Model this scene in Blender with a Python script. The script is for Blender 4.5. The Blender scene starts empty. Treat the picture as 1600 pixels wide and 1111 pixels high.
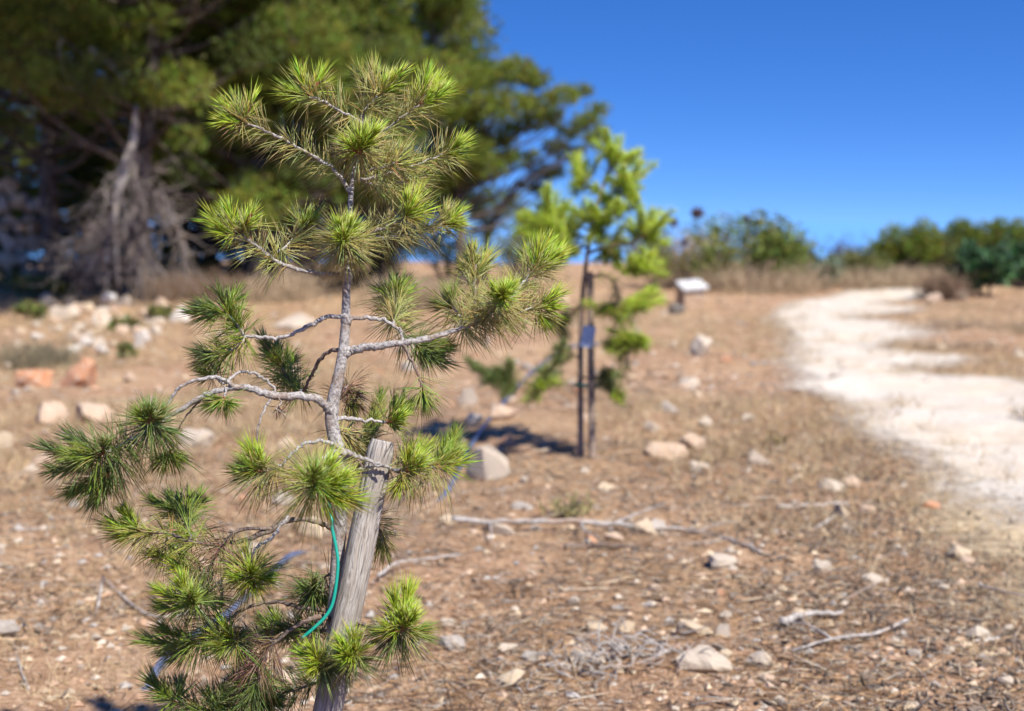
import bpy, bmesh, math, numpy as np
from mathutils import Vector, Matrix

# ------------------------------------------------------------------ camera, sky, sun
SC = bpy.context.scene
F = 2222.0                                   # focal length in photo pixels (1600 wide)
CAM_H = 1.3
PITCH = math.atan((555.5 - 345.0) / F)
cam = bpy.data.cameras.new('camera'); camo = bpy.data.objects.new('camera', cam)
SC.collection.objects.link(camo); SC.camera = camo
camo.location = (0, 0, CAM_H); camo.rotation_euler = (math.pi / 2 - PITCH, 0, 0)
cam.sensor_width = 36.0; cam.lens = 36.0 * F / 1600.0
cam.clip_start = 0.05; cam.clip_end = 90000
cam.dof.use_dof = True; cam.dof.focus_distance = 2.66; cam.dof.aperture_fstop = 2.9
cam.dof.aperture_blades = 9

SUN_AZ, SUN_EL = math.radians(40), math.radians(50)     # behind the camera, to its right
to_sun = Vector((math.sin(SUN_AZ) * math.cos(SUN_EL), -math.cos(SUN_AZ) * math.cos(SUN_EL), math.sin(SUN_EL)))
w = bpy.data.worlds.new('World'); SC.world = w; w.use_nodes = True
nt = w.node_tree; nt.nodes.clear()
sky = nt.nodes.new('ShaderNodeTexSky'); sky.sky_type = 'NISHITA'; sky.sun_disc = False
sky.sun_elevation = SUN_EL; sky.sun_rotation = math.atan2(to_sun.x, to_sun.y)
sky.altitude = 0; sky.air_density = 1.0; sky.dust_density = 0.0; sky.ozone_density = 5.0
hs = nt.nodes.new('ShaderNodeHueSaturation'); hs.inputs['Saturation'].default_value = 1.28; hs.inputs['Hue'].default_value = 0.514
bg = nt.nodes.new('ShaderNodeBackground'); bg.inputs['Strength'].default_value = 0.118
wo = nt.nodes.new('ShaderNodeOutputWorld')
wc = nt.nodes.new('ShaderNodeTexCoord'); sx = nt.nodes.new('ShaderNodeSeparateXYZ'); cx_ = nt.nodes.new('ShaderNodeCombineXYZ')
zm = nt.nodes.new('ShaderNodeMath'); zm.operation = 'MULTIPLY_ADD'; zm.inputs[1].default_value = 2.3; zm.inputs[2].default_value = 0.175   # clear deep-blue air down to the sea
vn = nt.nodes.new('ShaderNodeVectorMath'); vn.operation = 'NORMALIZE'
nt.links.new(wc.outputs['Generated'], sx.inputs[0]); nt.links.new(sx.outputs[2], zm.inputs[0])
for i_ in (0, 1): nt.links.new(sx.outputs[i_], cx_.inputs[i_])
nt.links.new(zm.outputs[0], cx_.inputs[2]); nt.links.new(cx_.outputs[0], vn.inputs[0]); nt.links.new(vn.outputs[0], sky.inputs[0])
nt.links.new(sky.outputs[0], hs.inputs['Color']); nt.links.new(hs.outputs[0], bg.inputs[0]); nt.links.new(bg.outputs[0], wo.inputs[0])
sl = bpy.data.lights.new('sun', 'SUN'); sl.energy = 4.9; sl.angle = math.radians(0.55); sl.color = (1.0, 0.94, 0.84)
so = bpy.data.objects.new('sun', sl); SC.collection.objects.link(so)
so.rotation_euler = (-to_sun).to_track_quat('-Z', 'Y').to_euler(); so.location = (5, -6, 12)
SC.view_settings.view_transform = 'Standard'; SC.view_settings.look = 'None'
SC.view_settings.exposure = 0.8; SC.view_settings.gamma = 1.0
SC.cycles.max_bounces = 7; SC.cycles.transparent_max_bounces = 8
SC.cycles.use_denoising = True

R = np.random.RandomState(7)
COL = SC.collection

# ------------------------------------------------------------------ helpers
def norm(a):
    return a / np.maximum(np.linalg.norm(a, axis=-1, keepdims=True), 1e-9)

cp, sp = math.cos(PITCH), math.sin(PITCH)
def P(px, py, d):
    """the place at photo pixel px,py and d metres along the view axis"""
    x = (px - 800.0) / F * d; u = -(py - 555.5) / F * d
    return np.array((x, d * cp + u * sp, CAM_H + u * cp - d * sp))

def _hash(ix, iy, s):
    h = (ix * 374761393 + iy * 668265263 + s * 974634721) & 0x7fffffff
    h = ((h ^ (h >> 13)) * 1274126177) & 0x7fffffff
    return ((h ^ (h >> 16)) & 0xffff) / 65535.0
def vnoise(x, y, s=0):
    x = np.asarray(x, float); y = np.asarray(y, float)
    ix = np.floor(x).astype(np.int64); iy = np.floor(y).astype(np.int64)
    fx = x - ix; fy = y - iy; fx = fx * fx * (3 - 2 * fx); fy = fy * fy * (3 - 2 * fy)
    a = _hash(ix, iy, s); b = _hash(ix + 1, iy, s); c = _hash(ix, iy + 1, s); d = _hash(ix + 1, iy + 1, s)
    return (a * (1 - fx) + b * fx) * (1 - fy) + (c * (1 - fx) + d * fx) * fy - 0.5

def gh(x, y):
    """height of the ground"""
    x = np.asarray(x, float); y = np.asarray(y, float)
    z = 0.16 * vnoise(x / 4.0, y / 4.0, 1) + 0.07 * vnoise(x / 0.9, y / 0.9, 2)
    z = z + 0.03 * vnoise(x / 0.22, y / 0.22, 3) + 0.016 * vnoise(x / 0.08, y / 0.08, 4)
    fade = np.clip((y - 44) / 20, 0, 1)
    z = z - fade * fade * 2.0 - np.clip(y - 60, 0, None) * 0.24
    return z

def G(px, py):
    """the place on the ground seen at photo pixel px,py"""
    d = CAM_H * F / max(py - 345.0, 8)
    p = P(px, py, d)
    for _ in range(4):
        z = float(gh(p[0], p[1])); t = (CAM_H - z) / max(CAM_H - p[2], 1e-6)
        p = np.array((p[0] * t, p[1] * t, z))
    return p

def mesh_np(name, V, Fs, col=None, smooth=True):
    """V (n,3); Fs list of (m,k) index arrays"""
    me = bpy.data.meshes.new(name)
    V = np.asarray(V, np.float32)
    me.vertices.add(len(V)); me.vertices.foreach_set('co', V.ravel())
    Fs = [np.asarray(f, np.int32) for f in Fs if len(f)]
    nl = sum(f.size for f in Fs); npoly = sum(len(f) for f in Fs)
    me.loops.add(nl); me.polygons.add(npoly)
    me.loops.foreach_set('vertex_index', np.concatenate([f.ravel() for f in Fs]))
    tot = np.concatenate([np.full(len(f), f.shape[1], np.int32) for f in Fs])
    start = np.concatenate([[0], np.cumsum(tot)[:-1]]).astype(np.int32)
    me.polygons.foreach_set('loop_start', start)
    me.polygons.foreach_set('use_smooth', np.full(npoly, smooth))
    me.update(calc_edges=True)
    if col is not None:
        a = me.attributes.new('col', 'FLOAT_COLOR', 'POINT')
        c = np.ones((len(V), 4), np.float32); c[:, :3] = col
        a.data.foreach_set('color', c.ravel())
    return me

def obj(name, me, mat=None, parent=None, origin=None):
    o = bpy.data.objects.new(name, me); COL.objects.link(o)
    if mat is not None: me.materials.append(mat)
    if parent is not None: o.parent = parent
    return o
def tag(o, label=None, cat=None, group=None, kind=None):
    if label: o['label'] = label
    if cat: o['category'] = cat
    if group: o['group'] = group
    if kind: o['kind'] = kind
    return o
def thing(name, loc, label, cat, group=None):
    o = bpy.data.objects.new(name, None); COL.objects.link(o); o.location = loc; o.empty_display_size = 0.1
    return tag(o, label, cat, group)

class MB:
    """collects shapes for one mesh"""
    def __init__(s): s.V = []; s.F = {}; s.C = []; s.n = 0
    def add(s, V, Fs, col=(1, 1, 1)):
        V = np.asarray(V, float)
        for f in Fs:
            f = np.asarray(f, np.int64)
            if len(f): s.F.setdefault(f.shape[1], []).append(f + s.n)
        c = np.asarray(col, float); s.C.append(np.broadcast_to(c, (len(V), 3)) if c.ndim == 1 else c)
        s.V.append(V); s.n += len(V)
    def build(s, name, mat, parent=None, origin=(0, 0, 0), smooth=True, kind=None):
        if not s.n: return None
        me = mesh_np(name, np.concatenate(s.V) - np.asarray(origin, float), [np.concatenate(f) for f in s.F.values()], np.concatenate(s.C), smooth)
        o = obj(name, me, mat, parent)
        if parent is None: o.location = origin
        if kind: o['kind'] = kind
        return o

def spline(pts, n=6):
    p = np.asarray(pts, float)
    if len(p) < 3: 
        t = np.linspace(0, 1, n + 1)[:, None]; return p[0] * (1 - t) + p[-1] * t
    q = np.vstack([2 * p[0] - p[1], p, 2 * p[-1] - p[-2]]); out = []
    for i in range(1, len(q) - 2):
        t = np.linspace(0, 1, n, endpoint=False)[:, None]
        a, b, c, d = q[i - 1], q[i], q[i + 1], q[i + 2]
        out.append(0.5 * ((2 * b) + (c - a) * t + (2 * a - 5 * b + 4 * c - d) * t * t + (3 * b - a - 3 * c + d) * t ** 3))
    return np.vstack(out + [p[-1:]])

def tube(pts, r, sides=8, rough=0.0, rs=None, cap=True):
    pts = np.asarray(pts, float); n = len(pts)
    r = np.interp(np.linspace(0, 1, n), np.linspace(0, 1, len(r)), r) if np.ndim(r) else np.full(n, r)
    t = norm(np.gradient(pts, axis=0))
    ref = np.array((0, 0, 1.0)) if abs(t[0][2]) < 0.9 else np.array((1.0, 0, 0))
    u = norm(np.cross(ref, t[0])); U = []
    for i in range(n):
        u = u - t[i] * np.dot(u, t[i]); u = u / max(np.linalg.norm(u), 1e-9); U.append(u)
    U = np.array(U); W = np.cross(t, U)
    a = np.linspace(0, 2 * math.pi, sides, endpoint=False)
    rr = r[:, None] * np.ones(sides)
    if rough: rr = rr * (1 + rough * ((rs or R).rand(n, sides) - 0.5) * 2)
    V = pts[:, None, :] + rr[..., None] * (np.cos(a)[None, :, None] * U[:, None, :] + np.sin(a)[None, :, None] * W[:, None, :])
    V = V.reshape(-1, 3)
    i = np.arange(n - 1)[:, None] * sides; j = np.arange(sides)[None, :]; k = (j + 1) % sides
    Q = np.stack([i + j, i + k, i + sides + k, i + sides + j], -1).reshape(-1, 4)
    Fs = [Q]
    if cap:
        V = np.vstack([V, pts[:1], pts[-1:]]); c0 = n * sides; c1 = c0 + 1; j = np.arange(sides); k = (j + 1) % sides
        b = (n - 1) * sides
        Fs.append(np.vstack([np.stack([np.full(sides, c0), k, j], -1), np.stack([np.full(sides, c1), b + j, b + k], -1)]))
    return V, Fs

# ------------------------------------------------------------------ materials
def mat(name, rough=0.8, spec=0.3):
    m = bpy.data.materials.new(name); m.use_nodes = True
    b = m.node_tree.nodes['Principled BSDF']; b.inputs['Roughness'].default_value = rough
    b.inputs['Specular IOR Level'].default_value = spec
    return m, m.node_tree, b
def nd(t, kind, **kw):
    n = t.nodes.new('ShaderNode' + kind)
    for k, v in kw.items():
        if hasattr(n, k): setattr(n, k, v)
        else: n.inputs[k].default_value = v
    return n
def ramp(t, fac, stops):
    r = t.nodes.new('ShaderNodeValToRGB'); e = r.color_ramp.elements
    while len(e) < len(stops): e.new(0.5)
    for q, (p, c) in zip(e, stops): q.position = p; q.color = (*c, 1)
    t.links.new(fac, r.inputs[0]); return r.outputs[0]
def noise(t, co, scale, detail=4, rough=0.6, out=0):
    n = nd(t, 'TexNoise'); n.inputs['Scale'].default_value = scale; n.inputs['Detail'].default_value = detail
    n.inputs['Roughness'].default_value = rough; t.links.new(co, n.inputs['Vector']); return n.outputs[out]
def mixc(t, fac, a, b, mode='MIX'):
    m = t.nodes.new('ShaderNodeMix'); m.data_type = 'RGBA'; m.blend_type = mode
    for s, v in ((m.inputs[0], fac), (m.inputs[6], a), (m.inputs[7], b)):
        if hasattr(v, 'links'): t.links.new(v, s)
        elif np.ndim(v): s.default_value = (*v, 1)
        else: s.default_value = v
    return m.outputs[2]
def bump(t, b, h, strength=0.5, dist=0.01):
    n = nd(t, 'Bump'); n.inputs['Strength'].default_value = strength; n.inputs['Distance'].default_value = dist
    t.links.new(h, n.inputs['Height']); t.links.new(n.outputs[0], b.inputs['Normal'])

def leaf_mat(name, trans=0.3, rough=0.5, spec=0.35):
    m, t, b = mat(name, rough, spec)
    a = nd(t, 'Attribute', attribute_name='col')
    t.links.new(a.outputs['Color'], b.inputs['Base Color'])
    if trans:
        tr = nd(t, 'BsdfTranslucent'); t.links.new(a.outputs['Color'], tr.inputs[0])
        mx = nd(t, 'MixShader'); mx.inputs[0].default_value = trans
        out = t.nodes['Material Output']
        t.links.new(b.outputs[0], mx.inputs[1]); t.links.new(tr.outputs[0], mx.inputs[2]); t.links.new(mx.outputs[0], out.inputs[0])
    return m
M_NEEDLE = leaf_mat('pine_needle', 0.18, 0.36, 0.5)
M_FOL = leaf_mat('foliage', 0.25, 0.55, 0.3)
M_DRY = leaf_mat('dry_litter', 0.12, 0.8, 0.2)

def bark(name, dark, light, scale, bstr=0.6, mid=None):
    m, t, b = mat(name, 0.85, 0.2); co = nd(t, 'TexCoord').outputs['Object']
    n1 = noise(t, co, scale, 6, 0.65); n2 = noise(t, co, scale * 0.25, 3)
    c = ramp(t, n1, [(0.36, dark), (0.5, mid or tuple((np.array(dark) + light) / 2)), (0.62, light)])
    c2 = mixc(t, n2, c, tuple(np.array(light) * 0.75), 'MIX')
    n3 = noise(t, co, scale * 0.11, 5, 0.7)
    c3 = mixc(t, ramp(t, n3, [(0.50, (0, 0, 0)), (0.66, (0.75, 0.75, 0.75))]), mixc(t, 0.35, c, c2), tuple(np.array(dark) * np.array((2.0, 1.55, 1.2))))
    t.links.new(c3, b.inputs['Base Color']); bump(t, b, n1, bstr, 0.004)
    return m
M_BARK = bark('sapling_bark', (0.10, 0.085, 0.075), (0.46, 0.43, 0.41), 190, 0.8, (0.32, 0.30, 0.285))
M_TWIG = bark('brown_twig', (0.07, 0.05, 0.04), (0.27, 0.21, 0.17), 160)
M_TRUNK = bark('pine_trunk', (0.03, 0.025, 0.02), (0.16, 0.13, 0.11), 9)
M_DEAD = bark('dead_wood', (0.17, 0.15, 0.135), (0.50, 0.46, 0.42), 30)
M_GREYTWIG = bark('grey_twig', (0.13, 0.11, 0.095), (0.42, 0.37, 0.33), 30)
M_DEADB = bark('brown_pole', (0.12, 0.085, 0.065), (0.36, 0.28, 0.22), 40)
M_SHOOT = bark('young_shoot', (0.12, 0.045, 0.025), (0.30, 0.15, 0.08), 250)
M_BUD = bark('bud', (0.10, 0.025, 0.02), (0.28, 0.10, 0.06), 300)

def stone_mat():
    m, t, b = mat('limestone', 0.9, 0.2); co = nd(t, 'TexCoord').outputs['Object']
    oi = nd(t, 'ObjectInfo'); a = nd(t, 'Attribute', attribute_name='col')
    n1 = noise(t, co, 9, 6, 0.7); n2 = noise(t, co, 60, 4, 0.7)
    f = nd(t, 'MapRange'); t.links.new(n1, f.inputs[0]); f.inputs[1].default_value = 0.48; f.inputs[2].default_value = 0.66
    c = mixc(t, f.outputs[0], a.outputs['Color'], (0.56, 0.49, 0.40))
    c = mixc(t, 0.55, c, ramp(t, n2, [(0.3, (0.35, 0.3, 0.26)), (0.6, (0.95, 0.93, 0.9))]), 'MULTIPLY')
    t.links.new(c, b.inputs['Base Color']); bump(t, b, n2, 0.5, 0.01)
    return m
M_STONE = stone_mat()

# ------------------------------------------------------------------ the ground, path, sea
def ground_mat():
    m, t, b = mat('dry_soil', 0.95, 0.1); co = nd(t, 'TexCoord').outputs['Object']
    big = noise(t, co, 0.55, 4, 0.6); mid = noise(t, co, 3.2, 6, 0.7); fine = noise(t, co, 38, 5, 0.75)
    c1 = ramp(t, mid, [(0.30, (0.12, 0.07, 0.042)), (0.43, (0.28, 0.16, 0.088)), (0.55, (0.41, 0.245, 0.14)), (0.72, (0.55, 0.40, 0.265))])
    c2 = ramp(t, fine, [(0.36, (0.08, 0.05, 0.032)), (0.5, (0.37, 0.23, 0.14)), (0.64, (0.62, 0.47, 0.33))])
    c = mixc(t, 0.5, c1, c2)
    f = nd(t, 'MapRange'); t.links.new(big, f.inputs[0]); f.inputs[1].default_value = 0.45; f.inputs[2].default_value = 0.65
    c = mixc(t, f.outputs[0], c, mixc(t, 0.45, c, (0.46, 0.33, 0.19)))
    t.links.new(c, b.inputs['Base Color']); bump(t, b, fine, 0.9, 0.02)
    return m
def path_mat():
    m, t, b = mat('crushed_limestone', 0.95, 0.1); co = nd(t, 'TexCoord').outputs['Object']
    n = noise(t, co, 45, 5, 0.7); g = noise(t, co, 1.3, 4, 0.6)
    c = ramp(t, n, [(0.30, (0.27, 0.225, 0.17)), (0.47, (0.53, 0.475, 0.40)), (0.72, (0.63, 0.58, 0.51))])
    c = mixc(t, ramp(t, g, [(0.42, (0, 0, 0)), (0.68, (0.65, 0.65, 0.65))]), c, (0.47, 0.37, 0.26))
    t.links.new(c, b.inputs['Base Color']); bump(t, b, n, 0.6, 0.01)
    return m

def build_ground():
    gy = [-60, -30, -15, -8, -4, -2, -0.5, 0.6, 1.4, 2.1, 2.6]; y = 3.0
    while y < 62: gy.append(y); y *= 1.0105
    gy += [65, 72, 82, 95, 115, 140, 175, 215, 260, 300]
    gx = list(np.arange(-3.2, 4.4, 0.045)); s = 0.05
    while gx[-1] < 300: s *= 1.07; gx.append(gx[-1] + s)
    s = 0.05; left = []; x = -3.2
    while x > -300: s *= 1.07; x -= s; left.append(x)
    gx = np.array(left[::-1] + gx); gy = np.array(gy)
    X, Y = np.meshgrid(gx, gy); Z = gh(X, Y)
    V = np.stack([X, Y, Z], -1).reshape(-1, 3); nx = len(gx)
    i = np.arange(len(gy) - 1)[:, None] * nx; j = np.arange(nx - 1)[None]
    Q = np.stack([i + j, i + j + 1, i + nx + j + 1, i + nx + j], -1).reshape(-1, 4)
    tag(obj('ground', mesh_np('ground', V, [Q]), ground_mat()), kind='structure')
build_ground()

# outline of the white path, left edge then right edge back (photo pixels on the ground)
PATH = [(1462, 449), (1400, 450), (1330, 455), (1285, 466), (1238, 479), (1214, 497), (1232, 520), (1250, 545), (1240, 562),
        (1262, 585), (1250, 605), (1300, 618), (1330, 640), (1345, 665), (1392, 690), (1440, 706), (1462, 728), (1500, 752), (1535, 772),
        (1600, 800), (1720, 850), (2000, 900), (2100, 760), (1800, 660), (1680, 618), (1600, 596), (1520, 588), (1440, 584), (1400, 578), (1490, 571), (1520, 562), (1440, 553),
        (1368, 545), (1400, 533), (1445, 525), (1450, 512), (1400, 506), (1322, 500), (1390, 492), (1445, 484), (1400, 478), (1360, 473), (1430, 466), (1470, 456)]
EARTH = [(1450, 742), (1490, 775), (1520, 815), (1545, 860), (1600, 890), (1660, 950), (1900, 980), (2000, 905), (1720, 850), (1600, 795), (1540, 768)]
def inside(x, y, poly):
    c = np.zeros(np.shape(x), bool); n = len(poly)
    for i in range(n):
        x0, y0 = poly[i]; x1, y1 = poly[i - 1]
        cond = ((y0 > y) != (y1 > y)) & (x < (x1 - x0) * (y - y0) / (y1 - y0 + 1e-12) + x0); c ^= cond
    return c
def ground_poly(px):
    return [tuple(G(a, b)[:2]) for a, b in px]
PATH_XY = ground_poly(PATH); EARTH_XY = ground_poly(EARTH)
def wob(x, y):
    return 0.34 * vnoise(x / 0.5, y / 0.9, 31) + 0.18 * vnoise(x / 0.16, y / 0.2, 32) + 0.20 * vnoise(x / 0.055, y / 0.07, 33)
def sdist(x, y, poly):
    """metres inside (+) or outside (-) the outline"""
    d = np.full(x.shape, 1e9); a = np.array(poly)
    for p, q in zip(a, np.roll(a, -1, 0)):
        e = q - p; t_ = np.clip(((x - p[0]) * e[0] + (y - p[1]) * e[1]) / (e @ e + 1e-12), 0, 1)
        d = np.minimum(d, np.hypot(x - p[0] - t_ * e[0], y - p[1] - t_ * e[1]))
    return np.where(inside(x, y, poly), d, -d)
def sheet(name, poly, m, lift, cells):
    a = np.array(poly); lo = a.min(0) - 0.6; hi = a.max(0) + 0.6
    ys = [lo[1]]
    while ys[-1] < hi[1]: ys.append(ys[-1] + 0.008 * ys[-1] * cells)
    xs = np.arange(lo[0], hi[0], 0.07 * cells); ys = np.array(ys)
    X, Y = np.meshgrid(xs, ys); nx = len(xs)
    E = sdist(X, Y, poly) + wob(X, Y) * .6
    k = (E[:-1, :-1] > -.4) | (E[1:, 1:] > -.4)
    Z = gh(X, Y); Z = np.maximum(Z, gh(X + .03, Y)); Z = np.maximum(Z, gh(X - .03, Y)) + lift
    i = np.arange(len(ys) - 1)[:, None] * nx; j = np.arange(nx - 1)[None]
    Q = np.stack([i + j, i + j + 1, i + nx + j + 1, i + nx + j], -1)[k]
    used = np.unique(Q); re = np.zeros(nx * len(ys), int); re[used] = np.arange(len(used))
    V = np.stack([X, Y, Z], -1).reshape(-1, 3)[used]
    e = np.clip(E.reshape(-1)[used] + .5, 0, 1)
    t = m.node_tree; b = t.nodes['Principled BSDF']; at = nd(t, 'Attribute', attribute_name='col'); co = nd(t, 'TexCoord').outputs['Object']
    ns = noise(t, co, 16, 6, .75); ad = nd(t, 'Math', operation='MULTIPLY_ADD'); t.links.new(ns, ad.inputs[0]); ad.inputs[1].default_value = .9
    t.links.new(at.outputs['Fac'], ad.inputs[2]); mr = nd(t, 'MapRange'); t.links.new(ad.outputs[0], mr.inputs[0]); mr.inputs[1].default_value = .72; mr.inputs[2].default_value = 1.08
    t.links.new(mr.outputs[0], b.inputs['Alpha'])          # the dust thins out towards the margin
    return tag(obj(name, mesh_np(name, V, [re[Q]], np.repeat(e[:, None], 3, 1)), m), kind='structure')
sheet('path', PATH_XY, path_mat(), 0.016, 0.6)
m, t, b = mat('tan_earth', 0.95, 0.1); co = nd(t, 'TexCoord').outputs['Object']
n = noise(t, co, 50, 5, 0.7)
t.links.new(ramp(t, n, [(0.3, (0.36, 0.27, 0.16)), (0.7, (0.60, 0.49, 0.33))]), b.inputs['Base Color']); bump(t, b, n, 0.6, 0.01)
sheet('earth_verge', EARTH_XY, m, 0.010, 0.6)

m, t, b = mat('sea_water', 0.45, 0.5); co = nd(t, 'TexCoord').outputs['Object']
b.inputs['Base Color'].default_value = (0.13, 0.34, 0.68, 1); bump(t, b, noise(t, co, 0.05, 5), 0.6, 4.0)  # base colour lightened towards the sky, standing in for sea haze
V = np.array([(-60000, 120, -40), (60000, 120, -40), (60000, 70000, -40), (-60000, 70000, -40)])
tag(obj('sea', mesh_np('sea', V, [np.array([[0, 1, 2, 3]])]), m), kind='structure')

# ------------------------------------------------------------------ needles and foliage
def needles(mb, base, d, L, rad, col, droop=0.25, rs=R):
    """three-sided tapering curved needles"""
    n = len(base); d = norm(d)
    g = np.zeros((n, 3)); g[:, 2] = -1
    bend = norm(rs.randn(n, 3)) * 0.12 + g * droop * 0.8
    p0 = base; p1 = base + d * (L * 0.5)[:, None] + bend * (L * 0.09)[:, None]
    p2 = base + d * (L * 0.97)[:, None] + bend * (L * 0.40)[:, None]
    ref = norm(rs.randn(n, 3)); u = norm(np.cross(d, ref)); v = np.cross(d, u)
    rings = []
    for p, k in ((p0, 0.75), (p1, 1.0)):
        for a in (0, 2.094, 4.189):
            rings.append(p + (rad * k)[:, None] * (math.cos(a) * u + math.sin(a) * v))
    V = np.stack(rings + [p2], 1).reshape(-1, 3)
    o = (np.arange(n) * 7)[:, None]
    q = np.array([[0, 1, 4, 3], [1, 2, 5, 4], [2, 0, 3, 5]]); tr = np.array([[3, 4, 6], [4, 5, 6], [5, 3, 6]])
    mb.add(V, [(o[:, :, None] + q).reshape(-1, 4), (o[:, :, None] + tr).reshape(-1, 3)], np.repeat(col, 7, 0))

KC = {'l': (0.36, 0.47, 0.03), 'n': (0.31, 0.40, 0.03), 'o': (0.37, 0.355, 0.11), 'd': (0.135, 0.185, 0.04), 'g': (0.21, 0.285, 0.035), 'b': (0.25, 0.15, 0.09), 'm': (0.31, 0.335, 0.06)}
def clad(mb, pts, kind, dens, L, ang0, ang1, rad=0.0008, droop=0.2, t0=0.0, t1=1.0, rs=R, jit=0.22, up=0.0):
    """needle pairs along a polyline; ang = angle to the axis at its start and at its tip"""
    pts = np.asarray(pts, float); seg = np.linalg.norm(np.diff(pts, axis=0), axis=1); cum = np.concatenate([[0], np.cumsum(seg)])
    tot = cum[-1]; n = max(6, int(dens * tot * (t1 - t0)))
    s = (t0 + (t1 - t0) * rs.rand(n)); n = len(s)
    pos = np.stack([np.interp(s * tot, cum, pts[:, k]) for k in range(3)], 1)
    T = norm(np.gradient(pts, axis=0)); tx = norm(np.stack([np.interp(s * tot, cum, T[:, k]) for k in range(3)], 1))
    ph = rs.rand(n) * 2 * math.pi
    ref = np.where(np.abs(tx[:, 2:3]) < 0.9, np.array([[0, 0, 1.0]]), np.array([[1.0, 0, 0]]))
    u = norm(np.cross(tx, ref)); v = np.cross(tx, u)
    rad_d = np.cos(ph)[:, None] * u + np.sin(ph)[:, None] * v
    k = (s - t0) / max(t1 - t0, 1e-6)
    a = ang0 + (ang1 - ang0) * k + rs.randn(n) * jit
    d = np.cos(a)[:, None] * tx + np.sin(a)[:, None] * rad_d; d[:, 2] += up
    c = np.array(KC[kind]); LL = L * (0.72 + 0.46 * rs.rand(n)) * np.where(rs.rand(n) < 0.15, 0.65, 1)
    C = c * (0.72 + 0.5 * rs.rand(n, 1)) * (1 + 0.12 * rs.randn(n, 3))
    if kind != 'b':
        y = rs.rand(n) < (0.12 if kind in 'om' else 0.03); C[y] = np.array((0.33, 0.25, 0.09)) * (0.8 + 0.4 * rs.rand(y.sum(), 1))
    C = np.clip(C, 0.01, 0.8)
    d2 = d + rs.randn(n, 3) * 0.13
    B = np.vstack([pos, pos]); D = np.vstack([d, d2])
    needles(mb, B, D, np.concatenate([LL, LL * 0.97]), np.full(2 * n, rad), np.vstack([C, C]), droop, rs)

class Sapling:
    def __init__(s, root, D0, origin, scale=1.0, rad=0.0008, dens=1.0, seed=1):
        s.root = root; s.D0 = D0; s.o = np.asarray(origin, float); s.k = scale; s.rad = rad; s.dens = dens; s.rs = np.random.RandomState(seed)
    def pt(s, q):
        return P(q[0], q[1], s.D0 + (q[2] if len(q) > 2 else 0.0))
    def branch(s, pts, r0, r1, tips=(), old=None, ok='o', oL=0.075, od=900, mat_=None, bud=False, nL=0.051, oa=(1.2, 0.85), droop=0.22, nd_=2150):
        """pts in pixels + depth offset; tips: (px,py,dd,kind); old: (t0,t1) span that still holds last year's needles"""
        rs = s.rs; p = spline([s.pt(q) for q in pts], 7)
        r0 *= .9; r1 *= .9; p[1:-1] += rs.randn(len(p) - 2, 3) * 0.0011
        mb = MB(); V, Fs = tube(p, [r0 * 1.25, r0 * .98] + list(np.linspace(r0 * .97, r1, 5) * (1 + .07 * rs.randn(5))), 8, 0.13, rs); mb.add(V, Fs)
        end = p[-1]; shoots = []; stems = []
        for tp in tips:
            st = end if len(tp) < 7 else s.pt(tp[4:7])
            e = s.pt(tp[:3]); l_ = np.linalg.norm(e - st); e = st + (e - st) * max(l_ - .020, .6 * l_ + .003) / max(l_, 1e-6); mid = (st + e) / 2 + np.array((0, 0, -0.06)) * np.linalg.norm(e - st)
            q = spline([st, mid, e], 5); shoots.append((q, tp[3]))
            V, Fs = tube(q, [max(r1 * 0.85, 0.0017), 0.0013], 6, 0.1, rs); m3 = MB(); m3.add(V, Fs); stems.append(m3)
        bo = mb.build('branch', mat_ or M_BARK, s.root, s.o)
        for m3 in stems: m3.build('shoot', M_SHOOT, bo, s.o)
        if old:
            m2 = MB(); clad(m2, p, ok, od * s.dens, oL * s.k, oa[0], oa[1], s.rad, droop, old[0], old[1], rs)
            m2.build('needles', M_NEEDLE, bo, s.o, kind='stuff')
        for q, kd in shoots:
            m2 = MB(); L = np.linalg.norm(np.diff(q, axis=0), axis=1).sum(); vs = rs.uniform(.82, 1.15); vd = rs.uniform(.65, 1.2)
            dens = nd_ * s.dens
            new = {'n': 'n' if s.k == 1.0 else 'l', 'o': 'm', 'd': 'd', 'g': 'g' if s.k == 1.0 else 'n', 'b': 'b'}[kd]
            # last year's needles spread from the foot of the shoot, this year's stand round its end
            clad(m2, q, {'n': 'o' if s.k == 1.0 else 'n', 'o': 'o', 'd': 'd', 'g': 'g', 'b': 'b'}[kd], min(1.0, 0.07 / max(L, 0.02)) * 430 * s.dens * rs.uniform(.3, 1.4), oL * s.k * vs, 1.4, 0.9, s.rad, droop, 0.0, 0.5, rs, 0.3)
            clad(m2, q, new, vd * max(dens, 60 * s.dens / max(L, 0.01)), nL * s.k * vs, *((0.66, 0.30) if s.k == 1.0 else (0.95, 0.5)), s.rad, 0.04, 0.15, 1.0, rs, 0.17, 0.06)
            m2.build('needle_tuft', M_NEEDLE, bo, s.o, kind='stuff')
            if bud and rs.rand() < 0.7:
                e = q[-1]; ax = norm(q[-1] - q[-2]); mbb = MB()
                V, Fs = tube(spline([e - ax * 0.022, e - ax * 0.004, e + ax * 0.008], 3), [0.0028, 0.0032, 0.001], 7); mbb.add(V, Fs)
                mbb.build('bud', M_BUD, bo, s.o)
        return bo

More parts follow.
